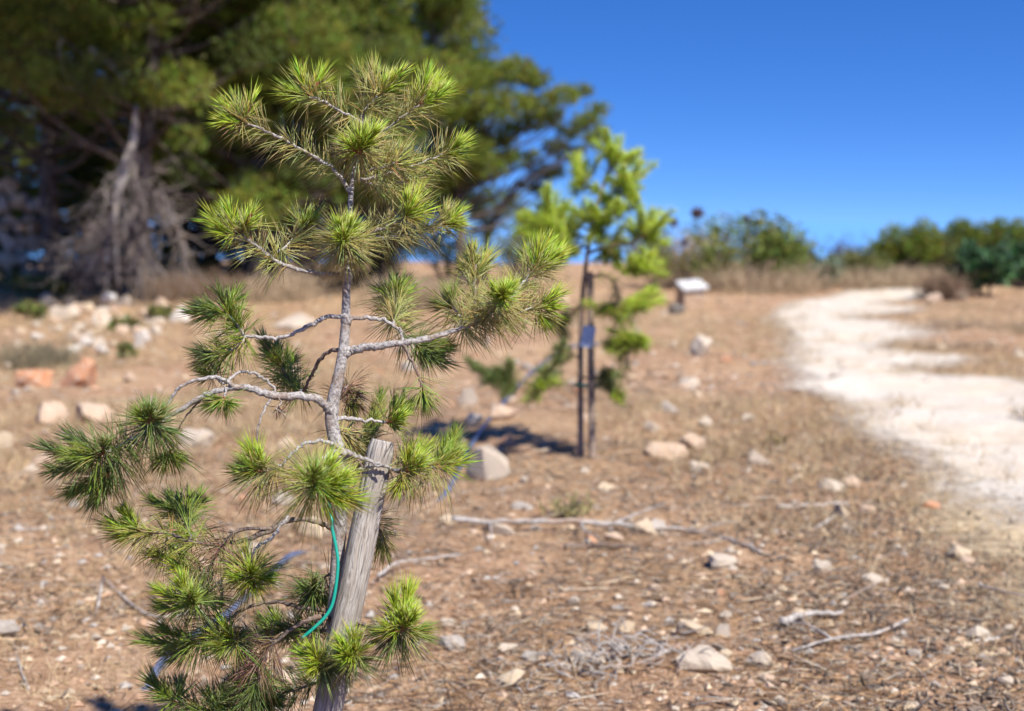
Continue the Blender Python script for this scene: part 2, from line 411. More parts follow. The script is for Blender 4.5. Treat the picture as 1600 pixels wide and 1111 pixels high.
D1 = 2.66
base1 = G(505, 1420); base1 = np.array((P(505, 1425, D1)[0], P(505, 1425, D1)[1], 0.0)); base1[2] = gh(base1[0], base1[1]) - 0.03
S1 = thing('pine_sapling', base1, 'sharp young pine sapling with bright green needle tufts beside a weathered stake', 'sapling')
s1 = Sapling(S1, D1, base1, 1.0, 0.00072, 0.84, 11)
TR = [(498, 1440, .02), (510, 1200, .02), (520, 1000, .02), (526, 900, .02), (531, 820, .01), (534, 760, .0), (531, 715, .0), (523, 685, 0), (518, 655, 0), (520, 630, 0), (528, 592, 0), (536, 550, 0),
      (540, 500, 0), (542, 430, 0), (546, 380, .01), (548, 310, .02), (553, 270, .02), (563, 215, .03), (566, 180, .03)]
tp = spline([s1.pt(q) for q in TR], 8); mb = MB()
V, Fs = tube(tp, [.0145, .014, .0135, .013, .013, .0125, .0125, .0125, .0125, .0120, .0108, .0098, .0085, .0072, .006, .005, .0045, .0038, .003], 16, 0.045, s1.rs); mb.add(V, Fs)
for q in ((519, 640), (537, 549), (541, 499), (542, 431), (527, 698)):       # swollen whorls
    c = s1.pt((*q, 0)); V, Fs = tube(np.array([c - (0, 0, .014), c - (0, 0, .005), c + (0, 0, .005), c + (0, 0, .014)]), [.0095, .0128, .0128, .008] if q[1] > 600 else [.0075, .0108, .0105, .006], 12, 0.08, s1.rs); mb.add(V, Fs)
mb.build('trunk', M_BARK, S1, base1)
br = s1.branch
# top
br([(566, 180, .03), (575, 165, .03), (590, 150, .03)], .003, .0025, [(582, 105, .09, 'o'), (555, 112, .08, 'o'), (604, 118, .06, 'o'), (632, 108, .0, 'n')], (0, 1), od=1500, bud=True)
br([(563, 200, .03), (562, 225, -.02), (563, 240, -.07)], .0035, .003, [(560, 205, -.12, 'n'), (588, 200, -.11, 'n'), (540, 222, -.12, 'n')], (0.3, 1), od=2200, oa=(1.5, 1.6), bud=True)
br([(566, 192, .02), (540, 178, .0), (508, 160, -.02), (483, 150, -.03)], .003, .0022, [(438, 143, -.04, 'n'), (462, 102, -.03, 'n'), (506, 112, -.02, 'n')], (.15, 1), od=800, bud=True)
br([(565, 225, .03), (598, 205, .05), (630, 182, .06), (655, 163, .06)], .0033, .0022, [(668, 108, .05, 'n'), (703, 138, .05, 'n'), (690, 120, .08, 'n')], (.1, 1), od=1000, bud=True)
br([(549, 305, .02), (522, 265, .01), (474, 236, 0), (430, 211, -.01), (381, 190, -.02)], .004, .0026, [(340, 160, -.02, 'n'), (395, 148, -.03, 'n'), (362, 150, -.0, 'n'), (338, 190, -.04, 'n')], (.12, 1), od=780, oL=.072, bud=True)
br([(551, 285, .02), (600, 273, .03), (650, 258, .04), (692, 240, .04)], .0038, .0022, [(728, 222, .03, 'n'), (715, 238, .05, 'n')], (.15, 1), od=1000, bud=True)
br([(552, 272, .02), (590, 262, -.03), (618, 255, -.05)], .003, .002, [(628, 238, -.03, 'o'), (640, 262, -.0, 'o')], (.4, 1), od=900)
br([(553, 275, .02), (590, 290, .10), (630, 285, .18)], .003, .002, [(670, 262, .22, 'o'), (640, 300, .2, 'o')], (.3, 1), od=900)
# second whorl
br([(542, 430, 0), (500, 428, -.01), (442, 413, -.03), (408, 390, -.05), (374, 366, -.06)], .0048, .0028, [(322, 338, -.06, 'n'), (352, 318, -.06, 'n'), (398, 325, -.09, 'n'), (335, 362, -.1, 'n')], (.5, 1), od=1100, bud=True)
br([(424, 402, -.03), (452, 380, .0), (474, 356, .03)], .003, .002, [(500, 330, .04, 'o'), (462, 335, .06, 'o'), (480, 350, .0, 'n')], (.1, 1), od=900)
br([(545, 398, .01), (541, 384, -.05), (537, 374, -.10)], .0042, .003, [(528, 338, -.14, 'n'), (552, 342, -.13, 'n'), (534, 366, -.18, 'n')], (.3, 1), od=3000, oa=(1.6, 1.5), oL=.08)
br([(546, 385, .01), (575, 368, .0), (608, 352, -.01), (632, 340, -.02)], .004, .0025, [(655, 302, -.03, 'n'), (668, 330, -.02, 'n'), (640, 312, -.04, 'n')], (.25, 1), od=1100, bud=True)
br([(547, 375, .02), (600, 372, .10), (650, 362, .16), (690, 350, .18)], .004, .0022, [(726, 328, .2, 'n'), (715, 350, .16, 'n'), (700, 325, .2, 'o')], (.35, 1), od=900)
# the long pale arm to the right
br([(539, 550, 0), (552, 547, 0), (580, 542, -.01), (620, 537, -.02), (660, 530, -.02), (702, 520, -.01), (748, 503, 0)], .0092, .0042, [], (.86, 1), od=1200)
br([(740, 507, 0), (765, 488, -.02), (783, 470, -.06)], .004, .003, [(788, 452, -.14, 'n'), (800, 440, -.10, 'n'), (770, 448, -.11, 'n')], (.1, 1), od=2000, oa=(1.5, 1.4))
br([(748, 503, 0), (790, 475, .02), (818, 440, .04), (832, 425, .05)], .0038, .0025, [(848, 378, .05, 'n'), (878, 398, .05, 'n'), (822, 388, .06, 'n'), (862, 372, .07, 'n')], (.2, 1), od=1100)
br([(748, 503, 0), (800, 492, .01), (835, 480, .02)], .0035, .0025, [(880, 455, .02, 'n'), (872, 480, .0, 'n'), (850, 500, .02, 'n')], (.1, 1), od=1300)
br([(745, 504, 0), (742, 470, .08), (740, 430, .12)], .003, .0022, [(738, 380, .14, 'o'), (765, 400, .14, 'o'), (722, 410, .15, 'o')], (.1, 1), od=900)
br([(735, 508, 0), (720, 495, .06), (708, 480, .1)], .003, .002, [(690, 475, .12, 'g'), (705, 462, .1, 'g')], (.1, 1), od=900)
br([(628, 537, -.02), (628, 522, -.02), (624, 512, -.02)], .003, .002, mat_=M_BARK)
br([(630, 537, -.02), (642, 560, -.03), (653, 585, -.04), (660, 606, -.05)], .0036, .0018, [(664, 622, -.05, 'g')], (.7, 1), od=500, mat_=M_TWIG)
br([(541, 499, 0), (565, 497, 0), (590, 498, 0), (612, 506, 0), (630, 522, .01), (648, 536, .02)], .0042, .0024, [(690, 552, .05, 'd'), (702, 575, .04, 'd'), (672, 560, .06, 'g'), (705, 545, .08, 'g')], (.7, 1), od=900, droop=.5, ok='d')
br([(615, 508, 0), (618, 490, .1), (617, 470, .18)], .003, .002, [(612, 432, .22, 'g'), (638, 440, .22, 'g'), (590, 450, .2, 'g'), (620, 450, .15, 'g')], (.1, 1), od=1200)
# left of the trunk
br([(541, 497, 0), (512, 495, -.01), (482, 510, -.02), (450, 525, -.02), (415, 528, -.02), (383, 524, -.02)], .0048, .003, [(352, 480, -.03, 'g')], (.9, 1), od=600)
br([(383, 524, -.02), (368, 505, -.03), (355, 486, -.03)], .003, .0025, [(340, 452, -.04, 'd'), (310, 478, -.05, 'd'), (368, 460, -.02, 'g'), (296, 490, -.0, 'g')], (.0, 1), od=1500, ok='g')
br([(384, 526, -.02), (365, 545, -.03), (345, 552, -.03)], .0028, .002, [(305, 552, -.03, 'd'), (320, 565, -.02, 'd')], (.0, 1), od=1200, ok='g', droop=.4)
br([(536, 549, 0), (518, 548, .02), (500, 562, .04), (485, 590, .07), (474, 612, .09)], .0045, .003, mat_=M_TWIG)
br([(474, 612, .09), (455, 600, .14), (440, 575, .18)], .003, .002, [(432, 532, .2, 'g'), (412, 545, .22, 'o'), (452, 560, .18, 'g'), (405, 520, .2, 'n'), (455, 600, .16, 'd')], (.0, 1), od=1200, ok='g', oL=.08)
br([(521, 648, 0), (506, 630, -.02), (482, 620, -.04), (430, 619, -.05), (392, 606, -.05), (362, 606, -.05), (322, 617, -.06), (284, 640, -.06), (246, 661, -.07)], .0085, .0038)
br([(368, 606, -.05), (352, 594, -.06), (322, 590, -.07), (284, 604, -.08), (262, 632, -.08), (246, 661, -.08)], .004, .0026)
br([(352, 598, -.05), (374, 582, -.03), (402, 585, -.02), (424, 602, -.02), (432, 616, -.03)], .0032, .0024)
br([(350, 600, -.05), (340, 592, -.0), (334, 588, .02)], .002, .0015, [(318, 585, .03, 'n'), (335, 578, .03, 'n')])
br([(355, 606, -.05), (352, 615, -.07), (350, 620, -.08)], .002, .0015, [(338, 628, -.08, 'g'), (358, 634, -.1, 'g')], oL=.06)
br([(320, 618, -.06), (300, 640, -.05), (280, 668, -.04), (268, 690, -.04)], .0022, .001, mat_=M_TWIG, old=(.6, 1), ok='b', od=160, oL=.05)
br([(426, 619, -.05), (414, 640, -.06), (404, 665, -.06), (401, 690, -.06)], .0026, .0014, mat_=M_BARK)
br([(432, 619, -.05), (440, 630, -.06), (432, 638, -.07), (446, 645, -.07)], .0018, .001, old=(.4, 1), ok='b', od=700, oL=.02)
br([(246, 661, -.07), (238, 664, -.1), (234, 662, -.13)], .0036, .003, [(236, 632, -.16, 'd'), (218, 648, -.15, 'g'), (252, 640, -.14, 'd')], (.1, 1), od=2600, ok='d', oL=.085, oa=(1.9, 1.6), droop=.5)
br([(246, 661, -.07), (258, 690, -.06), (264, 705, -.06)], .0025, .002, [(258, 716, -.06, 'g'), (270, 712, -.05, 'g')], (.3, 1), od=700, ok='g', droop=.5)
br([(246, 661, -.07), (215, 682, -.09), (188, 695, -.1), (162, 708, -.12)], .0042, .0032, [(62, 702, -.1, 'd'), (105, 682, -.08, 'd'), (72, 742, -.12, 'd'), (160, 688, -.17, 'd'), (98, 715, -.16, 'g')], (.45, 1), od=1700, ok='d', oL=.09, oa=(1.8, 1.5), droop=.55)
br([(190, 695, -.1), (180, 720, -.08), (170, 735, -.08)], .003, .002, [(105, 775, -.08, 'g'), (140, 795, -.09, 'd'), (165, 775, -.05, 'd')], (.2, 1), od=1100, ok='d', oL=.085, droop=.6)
# right, low
br([(521, 653, 0), (560, 655, .03), (603, 660, .06)], .0045, .0028, [(650, 628, .08, 'n'), (630, 622, .06, 'g'), (632, 652, .02, 'n')], (.92, 1), od=800)
br([(520, 660, .02), (545, 690, .10), (560, 715, .14)], .003, .002, [(575, 700, .18, 'o'), (590, 640, .22, 'o'), (600, 610, .24, 'g'), (570, 740, .14, 'b')], (.1, 1), od=1000, droop=.5)
br([(519, 645, .02), (530, 620, .08), (545, 600, .12)], .0025, .0015, [(560, 640, .15, 'b'), (550, 650, .14, 'o')], (.3, 1), ok='b', od=600, droop=.6)
br([(532, 702, 0), (557, 713, -.03), (585, 722, -.035), (608, 731, -.03)], .0052, .003, [], (.96, 1), od=500)
br([(608, 731, -.03), (622, 737, -.01), (634, 738, -.01)], .003, .0025, [(645, 690, -.02, 'n'), (668, 695, .02, 'n'), (620, 762, -.03, 'n'), (660, 722, -.03, 'n')], (.5, 1), od=1700, oa=(1.7, 1.4), oL=.08, droop=.4)
br([(615, 734, -.02), (650, 728, .01), (680, 730, .03)], .003, .002, [(725, 700, .05, 'g'), (728, 722, .03, 'n'), (700, 688, .08, 'g'), (715, 675, .08, 'g')], (.4, 1), od=1500, oL=.09, oa=(1.8, 1.3), droop=.5)
br([(540, 700, 0), (562, 725, -.0), (558, 745, .0), (552, 760, .0)], .004, .002, mat_=M_TWIG)
br([(560, 735, 0), (580, 730, -.03), (602, 727, -.05)], .0032, .0024)
br([(560, 800, .06), (585, 815, .09), (595, 830, .1)], .0025, .0015, [(598, 862, .1, 'o'), (600, 840, .12, 'o')], (.4, 1), od=900, droop=.6)
# arcs over the front tuft
br([(545, 714, -.01), (530, 700, -.03), (505, 690, -.05), (478, 692, -.06), (455, 710, -.07), (440, 728, -.07)], .0042, .0026)
br([(440, 728, -.07), (425, 735, -.08), (410, 738, -.08)], .0026, .002, [(388, 695, -.08, 'n'), (362, 738, -.06, 'n'), (405, 705, -.1, 'n'), (380, 725, -.12, 'g')], (.0, 1), od=1500, oL=.085, droop=.4)
br([(540, 708, -.01), (518, 706, -.06), (503, 720, -.12), (495, 745, -.19), (490, 763, -.25)], .0042, .003, [(520, 718, -.28, 'n'), (548, 748, -.27, 'n'), (552, 785, -.24, 'n'), (490, 735, -.36, 'g')], (.72, 1), od=2300, ok='m', oL=.105, oa=(1.75, 1.6), droop=.4, nL=.062)
br([(534, 712, -.02), (515, 722, -.08), (505, 745, -.12)], .0028, .002)
# left, low
br([(528, 830, .02), (495, 815, .0), (452, 812, -.03), (424, 828, -.05), (382, 843, -.05), (340, 850, -.05), (298, 847, -.05), (264, 834, -.05), (222, 832, -.05)], .0052, .0026, [(160, 815, -.05, 'n'), (175, 838, -.03, 'n'), (185, 792, -.04, 'n')], (.6, 1), od=700, ok='m', mat_=M_TWIG, droop=.4)
br([(300, 847, -.05), (292, 815, .06), (290, 800, .1)], .0025, .0015, [(296, 768, .14, 'g'), (262, 770, .16, 'g'), (318, 775, .14, 'g'), (230, 780, .12, 'g')], (.2, 1), od=1000, ok='g', oL=.085)
br([(262, 836, -.05), (258, 855, -.02), (262, 870, .0)], .002, .0015, [(240, 868, 0, 'n'), (275, 868, .02, 'g')], (.2, 1), od=700, ok='m', droop=.5)
br([(452, 812, -.03), (414, 828, -.05), (386, 850, -.06), (362, 880, -.06), (346, 906, -.06)], .0046, .0026, mat_=M_TWIG)
br([(424, 828, -.05), (374, 828, -.07), (345, 856, -.08), (322, 903, -.08)], .0036, .002, mat_=M_TWIG, old=(.4, 1), ok='b', od=900, oL=.07, droop=.8)
br([(450, 806, -.06), (425, 838, -.09), (398, 858, -.1), (388, 885, -.1)], .0036, .002)
br([(388, 885, -.1), (390, 895, -.13), (392, 902, -.15)], .0022, .002, [(362, 902, -.17, 'n'), (392, 885, -.2, 'n'), (425, 905, -.17, 'n'), (400, 922, -.19, 'n')], (.0, 1), od=3000, ok='m', oL=.08, oa=(1.7, 1.6))
br([(322, 890, -.07), (310, 893, -.06), (298, 890, -.05)], .002, .0016, [(262, 884, -.05, 'n'), (272, 872, -.04, 'n')], (.0, 1), od=600, ok='m')
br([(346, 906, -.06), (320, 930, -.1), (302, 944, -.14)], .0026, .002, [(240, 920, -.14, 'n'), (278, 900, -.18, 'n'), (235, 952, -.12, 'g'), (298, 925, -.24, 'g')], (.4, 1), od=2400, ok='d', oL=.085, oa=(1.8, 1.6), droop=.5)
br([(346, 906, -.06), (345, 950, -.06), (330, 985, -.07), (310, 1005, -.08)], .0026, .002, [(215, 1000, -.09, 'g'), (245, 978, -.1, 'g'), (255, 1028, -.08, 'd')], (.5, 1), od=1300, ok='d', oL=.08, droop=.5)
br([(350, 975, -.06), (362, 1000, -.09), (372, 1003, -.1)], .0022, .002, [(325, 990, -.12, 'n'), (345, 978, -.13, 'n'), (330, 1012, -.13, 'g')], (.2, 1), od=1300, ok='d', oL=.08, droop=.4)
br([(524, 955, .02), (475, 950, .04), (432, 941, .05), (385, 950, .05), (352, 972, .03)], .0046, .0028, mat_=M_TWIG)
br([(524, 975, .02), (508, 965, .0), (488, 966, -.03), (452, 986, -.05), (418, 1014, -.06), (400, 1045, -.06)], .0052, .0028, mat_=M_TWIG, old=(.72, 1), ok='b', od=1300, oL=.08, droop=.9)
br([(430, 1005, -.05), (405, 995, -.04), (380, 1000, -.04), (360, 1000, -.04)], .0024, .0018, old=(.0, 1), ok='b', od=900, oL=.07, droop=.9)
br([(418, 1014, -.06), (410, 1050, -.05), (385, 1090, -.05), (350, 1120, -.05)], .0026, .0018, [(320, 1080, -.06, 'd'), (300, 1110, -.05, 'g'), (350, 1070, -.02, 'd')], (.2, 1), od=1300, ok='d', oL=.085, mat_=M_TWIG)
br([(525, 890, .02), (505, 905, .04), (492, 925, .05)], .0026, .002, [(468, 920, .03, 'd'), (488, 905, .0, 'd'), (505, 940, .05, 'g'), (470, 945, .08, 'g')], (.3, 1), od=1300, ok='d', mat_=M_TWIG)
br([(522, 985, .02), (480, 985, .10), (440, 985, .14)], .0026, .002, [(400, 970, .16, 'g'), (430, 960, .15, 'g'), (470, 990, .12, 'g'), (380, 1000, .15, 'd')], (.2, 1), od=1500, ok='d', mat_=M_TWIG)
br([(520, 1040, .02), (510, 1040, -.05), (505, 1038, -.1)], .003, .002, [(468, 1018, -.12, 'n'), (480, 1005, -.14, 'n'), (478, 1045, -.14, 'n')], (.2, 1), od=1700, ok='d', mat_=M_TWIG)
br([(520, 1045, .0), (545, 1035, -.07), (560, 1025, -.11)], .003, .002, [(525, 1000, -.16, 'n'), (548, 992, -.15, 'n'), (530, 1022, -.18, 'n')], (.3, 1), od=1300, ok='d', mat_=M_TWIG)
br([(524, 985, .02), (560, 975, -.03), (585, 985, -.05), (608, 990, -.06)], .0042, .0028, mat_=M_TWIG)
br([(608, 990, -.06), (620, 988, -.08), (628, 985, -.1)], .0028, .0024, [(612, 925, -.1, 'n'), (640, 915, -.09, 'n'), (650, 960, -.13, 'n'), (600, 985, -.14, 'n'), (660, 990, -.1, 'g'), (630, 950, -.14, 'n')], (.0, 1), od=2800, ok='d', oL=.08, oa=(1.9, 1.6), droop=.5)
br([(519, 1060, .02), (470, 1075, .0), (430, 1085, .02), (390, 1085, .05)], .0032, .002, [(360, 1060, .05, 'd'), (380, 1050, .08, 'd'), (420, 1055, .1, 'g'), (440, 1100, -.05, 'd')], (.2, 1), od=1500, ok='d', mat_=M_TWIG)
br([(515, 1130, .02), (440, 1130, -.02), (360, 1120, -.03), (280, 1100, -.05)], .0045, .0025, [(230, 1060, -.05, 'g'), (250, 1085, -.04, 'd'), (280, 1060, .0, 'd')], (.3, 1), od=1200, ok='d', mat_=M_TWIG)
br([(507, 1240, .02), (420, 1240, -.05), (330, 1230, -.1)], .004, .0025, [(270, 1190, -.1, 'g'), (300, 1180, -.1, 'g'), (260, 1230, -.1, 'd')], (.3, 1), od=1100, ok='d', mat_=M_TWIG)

# ------------------------------------------------------------------ the weathered stake and the tie
def wood_stake_mat():
    m, t, b = mat('weathered_wood', 0.85, 0.2); co = nd(t, 'TexCoord').outputs['Object']
    wv = noise(t, co, 9, 3, 0.5, 1); wa = nd(t, 'VectorMath', operation='MULTIPLY_ADD'); t.links.new(wv, wa.inputs[0]); wa.inputs[1].default_value = (.03, .03, 0); t.links.new(co, wa.inputs[2])
    mp = nd(t, 'Mapping'); mp.inputs['Scale'].default_value = (1, 1, 0.035); t.links.new(wa.outputs[0], mp.inputs[0])
    g = noise(t, mp.outputs[0], 330, 4, 0.6); g2 = noise(t, mp.outputs[0], 90, 3, 0.5); big = noise(t, co, 14, 4, 0.6)
    c = ramp(t, g, [(0.30, (0.09, 0.075, 0.065)), (0.43, (0.25, 0.225, 0.20)), (0.56, (0.37, 0.345, 0.315)), (0.75, (0.47, 0.44, 0.40))])
    c = mixc(t, ramp(t, g2, [(0.45, (0, 0, 0)), (0.7, (0.6, 0.6, 0.6))]), c, (0.36, 0.29, 0.22))
    c = mixc(t, ramp(t, big, [(0.45, (0, 0, 0)), (0.7, (0.7, 0.7, 0.7))]), c, (0.20, 0.175, 0.155))
    t.links.new(c, b.inputs['Base Color']); bump(t, b, g, 0.8, 0.003)
    return m
M_STAKE = wood_stake_mat()
def stake(top, bot, r, label, cracks=True, seed=3, rings=110, sides=64):
    top = np.array(top); bot = np.array(bot); L = np.linalg.norm(top - bot); rs = np.random.RandomState(seed)
    a = np.linspace(0, 2 * math.pi, sides, endpoint=False)
    z = np.concatenate([np.linspace(0, L - 0.03, rings), L - 0.03 + 0.03 * np.linspace(0.12, 1, 10)])
    A, Z = np.meshgrid(a, z)
    rr = r * (1.06 - 0.08 * Z / L) + 0.0012 * vnoise(A * 3.5 + 9, Z * 6, seed) + 0.0016 * vnoise(A * 9, Z * 1.6, seed + 1)
    kk = np.clip((Z - (L - 0.028)) / 0.028, 0, 1); rr = rr * (1 - 0.20 * kk ** 2)
    if cracks:
        for _ in range(22):                                   # drying checks, most of them open at the top
            ca = rs.rand() * 6.283; z1 = L - rs.rand() ** 2 * 0.5 * L * 0.3; ln = 0.05 + 0.16 * rs.rand()
            wd = 0.03 + 0.03 * rs.rand(); da = (A - ca - 0.15 * vnoise(Z * 20, Z * 0 + ca, 5) + math.pi) % (2 * math.pi) - math.pi
            rr -= 0.0034 * np.exp(-(da / wd) ** 2) * np.clip(1 - np.abs(Z - z1) / ln, 0, 1) ** 0.5
    V = np.stack([rr * np.cos(A), rr * np.sin(A), Z], -1).reshape(-1, 3); n = len(z)
    i = np.arange(n - 1)[:, None] * sides; j = np.arange(sides)[None]; k = (j + 1) % sides
    Q = np.stack([i + j, i + k, i + sides + k, i + sides + j], -1).reshape(-1, 4)
    V = np.vstack([V, [(0, 0, L - 0.003)]]); j = np.arange(sides); bb = (n - 1) * sides
    T = np.stack([bb + j, bb + (j + 1) % sides, np.full(sides, len(V) - 1)], -1)
    o = obj('wooden_stake', mesh_np('wooden_stake', V, [Q, T]), M_STAKE)
    q = Vector(top - bot).to_track_quat('Z', 'Y'); o.rotation_mode = 'QUATERNION'; o.rotation_quaternion = q; o.location = bot
    return tag(o, label, 'stake')
DS = D1 + 0.015
st_top = P(598, 688, DS - .01); st_bot = P(446, 1432, DS - .06)
so1 = stake(st_top, st_bot, 0.0262, 'weathered grey wooden stake with split top leaning against the near sapling')
for a, zz in ((-1.15, .60), (-1.9, .47), (-1.4, .33)):
    kb = MB(); V, Fs = tube(np.array([(0, 0, -.004), (0, 0, .0), (0, 0, .0012), (0, 0, .0016)]), [.0045, .0045, .0035, .001], 12, .12); V = V * np.array((.8, 1.3, 1)); kb.add(V, Fs)
    ko = kb.build('knot', M_TWIG, so1); L_ = float(np.linalg.norm(st_top - st_bot)); zk = zz * L_; rk = .0262 * (1.06 - .08 * zz)
    ko.location = (rk * math.cos(a), rk * math.sin(a), zk); ko.rotation_euler = (0, math.pi / 2, a)
m, t, b = mat('teal_rubber', 0.35, 0.5); b.inputs['Base Color'].default_value = (0.01, 0.27, 0.20, 1); M_TIE = m
mb = MB(); tie = [(505, 760, .03), (514, 785, .0), (517, 800, -.02), (519, 825, -.03), (525, 855, -.035), (528, 880, -.04), (525, 915, -.045), (519, 945, -.05), (508, 964, -.055), (492, 980, -.06), (472, 997, -.065)]
V, Fs = tube(spline([P(a, b_, D1 + d) for a, b_, d in tie], 8), 0.0032, 10); mb.add(V, Fs)
o = mb.build('plant_tie', M_TIE, None, P(505, 900, D1)); tag(o, 'teal green plant tie hanging down beside the weathered stake', 'plant tie')

# ------------------------------------------------------------------ second sapling with its stake and tag
D2 = 7.75
b2 = G(908, 716); b2p = b2.copy(); D2 = float((b2[1] * cp - (b2[2] - CAM_H) * sp))
S2 = thing('pine_sapling', b2, 'blurred lime green young pine sapling standing by the blue tag', 'sapling')
s2 = Sapling(S2, D2, b2, 1.2, 0.0009, 0.55, 21)
mb = MB(); V, Fs = tube(spline([s2.pt(q) for q in [(907, 722), (907, 640), (907, 560), (910, 470), (916, 410), (926, 350), (942, 290), (958, 245)]], 6), [.017, .016, .0155, .014, .012, .01, .007, .004], 10, .06); mb.add(V, Fs)
mb.build('trunk', M_DEADB, S2, b2)
def more(tips):
    out = list(tips)
    for q in tips:
        for _ in range(3): out.append((q[0] + s2.rs.uniform(-24, 24), q[1] + s2.rs.uniform(-18, 18), q[2] + s2.rs.uniform(-.22, .22), q[3]))
    return out
b_ = lambda pts, r0, tips, **k: s2.branch(pts, r0, .004, more(tips), (.3, 1), nL=.056, oL=.06, mat_=M_TWIG, od=900, nd_=1500, **k)
b_([(945, 290), (955, 265), (962, 250)], .006, [(967, 215, 0, 'n'), (945, 235, .1, 'n'), (988, 245, .0, 'n'), (968, 240, -.1, 'n')])
b_([(940, 305), (920, 290, .1), (912, 285, .1)], .006, [(895, 258, .1, 'n'), (915, 252, .15, 'n'), (890, 290, .1, 'n')])
b_([(938, 315), (965, 295, -.1), (975, 285, -.12)], .006, [(1000, 262, -.1, 'n'), (1003, 292, -.15, 'n'), (985, 310, -.2, 'n'), (970, 262, -.25, 'n')])
b_([(935, 330), (950, 325, -.2), (960, 320, -.25)], .006, [(985, 322, -.3, 'n'), (965, 335, -.3, 'n'), (945, 305, -.3, 'n')])
b_([(928, 362), (895, 352, .0), (858, 356, -.05)], .007, [(838, 318, -.05, 'n'), (812, 352, -.05, 'n'), (850, 300, 0, 'n'), (880, 325, -.1, 'n'), (838, 385, -.1, 'n')])
b_([(922, 385), (890, 390, -.2), (868, 395, -.25)], .006, [(842, 372, -.25, 'n'), (850, 405, -.25, 'g'), (880, 365, -.3, 'n'), (885, 405, -.3, 'g')])
b_([(925, 370), (935, 350, -.25), (938, 345, -.3)], .006, [(925, 325, -.3, 'n'), (950, 345, -.35, 'n'), (930, 372, -.35, 'g'), (905, 335, -.3, 'n')])
b_([(930, 350), (900, 340, .1), (870, 345, .15)], .007, [(850, 310, .15, 'n'), (832, 340, .2, 'n'), (865, 320, .1, 'n'), (825, 365, .2, 'g')])
b_([(925, 370), (900, 370, -.1), (880, 372, -.15)], .007, [(862, 350, -.15, 'n'), (895, 345, -.2, 'n'), (872, 390, -.2, 'g'), (850, 380, -.1, 'g')])
b_([(920, 395), (950, 385, -.05), (985, 380, -.1), (1005, 370, -.1)], .009, [(1022, 325, -.1, 'n'), (1046, 342, -.1, 'n'), (1000, 345, -.05, 'n'), (1030, 365, -.15, 'n')])
b_([(985, 380, -.1), (1000, 400, -.15), (1003, 410, -.15)], .006, [(1020, 395, -.2, 'n'), (1018, 425, -.2, 'n'), (990, 432, -.2, 'g'), (985, 405, -.25, 'n')])
b_([(928, 380), (945, 375, .1), (955, 380, .1)], .006, [(965, 400, .1, 'g'), (972, 365, .1, 'g'), (945, 410, .0, 'g')])
b_([(912, 440), (940, 430, -.1), (962, 445, -.15), (965, 480, -.2)], .008, [(935, 490, -.2, 'n'), (1000, 475, -.2, 'n'), (1030, 460, -.2, 'n'), (965, 505, -.2, 'g')])
b_([(965, 480, -.2), (972, 510, -.2), (985, 525, -.2)], .006, [(985, 545, -.2, 'g'), (1012, 540, -.2, 'g'), (955, 530, -.25, 'g'), (948, 548, -.2, 'g')])
b_([(985, 540, -.2), (975, 580, -.2), (968, 610, -.2)], .004, [(970, 632, -.2, 'g')])
b_([(907, 560), (885, 552, -.1), (875, 555, -.1)], .005, [(858, 558, -.1, 'd'), (868, 545, -.1, 'd')])
b_([(907, 600), (870, 600, -.15), (835, 600, -.2), (800, 592, -.25)], .006, [(738, 574, -.3, 'd'), (768, 585, -.3, 'd'), (795, 608, -.3, 'd'), (780, 575, -.25, 'd')])
b_([(850, 600, -.15), (850, 590, -.2), (848, 588, -.2)], .004, [(855, 570, -.2, 'd'), (842, 612, -.2, 'g'), (862, 600, -.2, 'g')])
b_([(911, 470), (895, 490, .15), (880, 500, .2)], .005, [(862, 500, .2, 'g'), (875, 520, .2, 'd')])
b_([(907, 590), (930, 590, -.05), (940, 588, -.05)], .004, [(945, 578, -.05, 'd'), (940, 600, -.05, 'd')])
tb = G(926, 718)
stake(P(922, 425, D2 - .03), tb - np.array((0, 0, .12)), 0.018, 'thin brown wooden stake standing against the second sapling, far from camera', False, 8, 40, 20).data.materials[0] = M_DEADB
m, t, b = mat('tag_plastic', 0.5, 0.4); b.inputs['Base Color'].default_value = (0.42, 0.55, 0.78, 1)
me = bpy.data.meshes.new('tag'); bm = bmesh.new(); bmesh.ops.create_cube(bm, size=1)
for v in bm.verts: v.co = (v.co.x * .072, v.co.y * .003, v.co.z * .115)
bmesh.ops.bevel(bm, geom=[e for e in bm.edges if abs(e.verts[0].co.y - e.verts[1].co.y) > .001], offset=.008, segments=3, affect='EDGES'); bm.to_mesh(me); bm.free()
o = obj('plant_tag', me, m); o.location = P(919, 526, D2 - .09); o.rotation_euler = (.12, math.radians(8), math.radians(20))
tag(o, 'pale blue plastic tag hung on the second sapling and stake', 'plant tag')
mb = MB(); c = P(916, 602, D2); a = np.linspace(0, 2 * math.pi, 25)
V, Fs = tube(np.stack([c[0] + .062 * np.cos(a), c[1] - .01 + .045 * np.sin(a), c[2] + .01 * np.sin(a * 2)], 1), .006, 6, cap=False); mb.add(V, Fs)
tag(mb.build('plant_tie', M_TIE, None, c), 'dark green tie looped round the second sapling and its thin stake', 'plant tie')

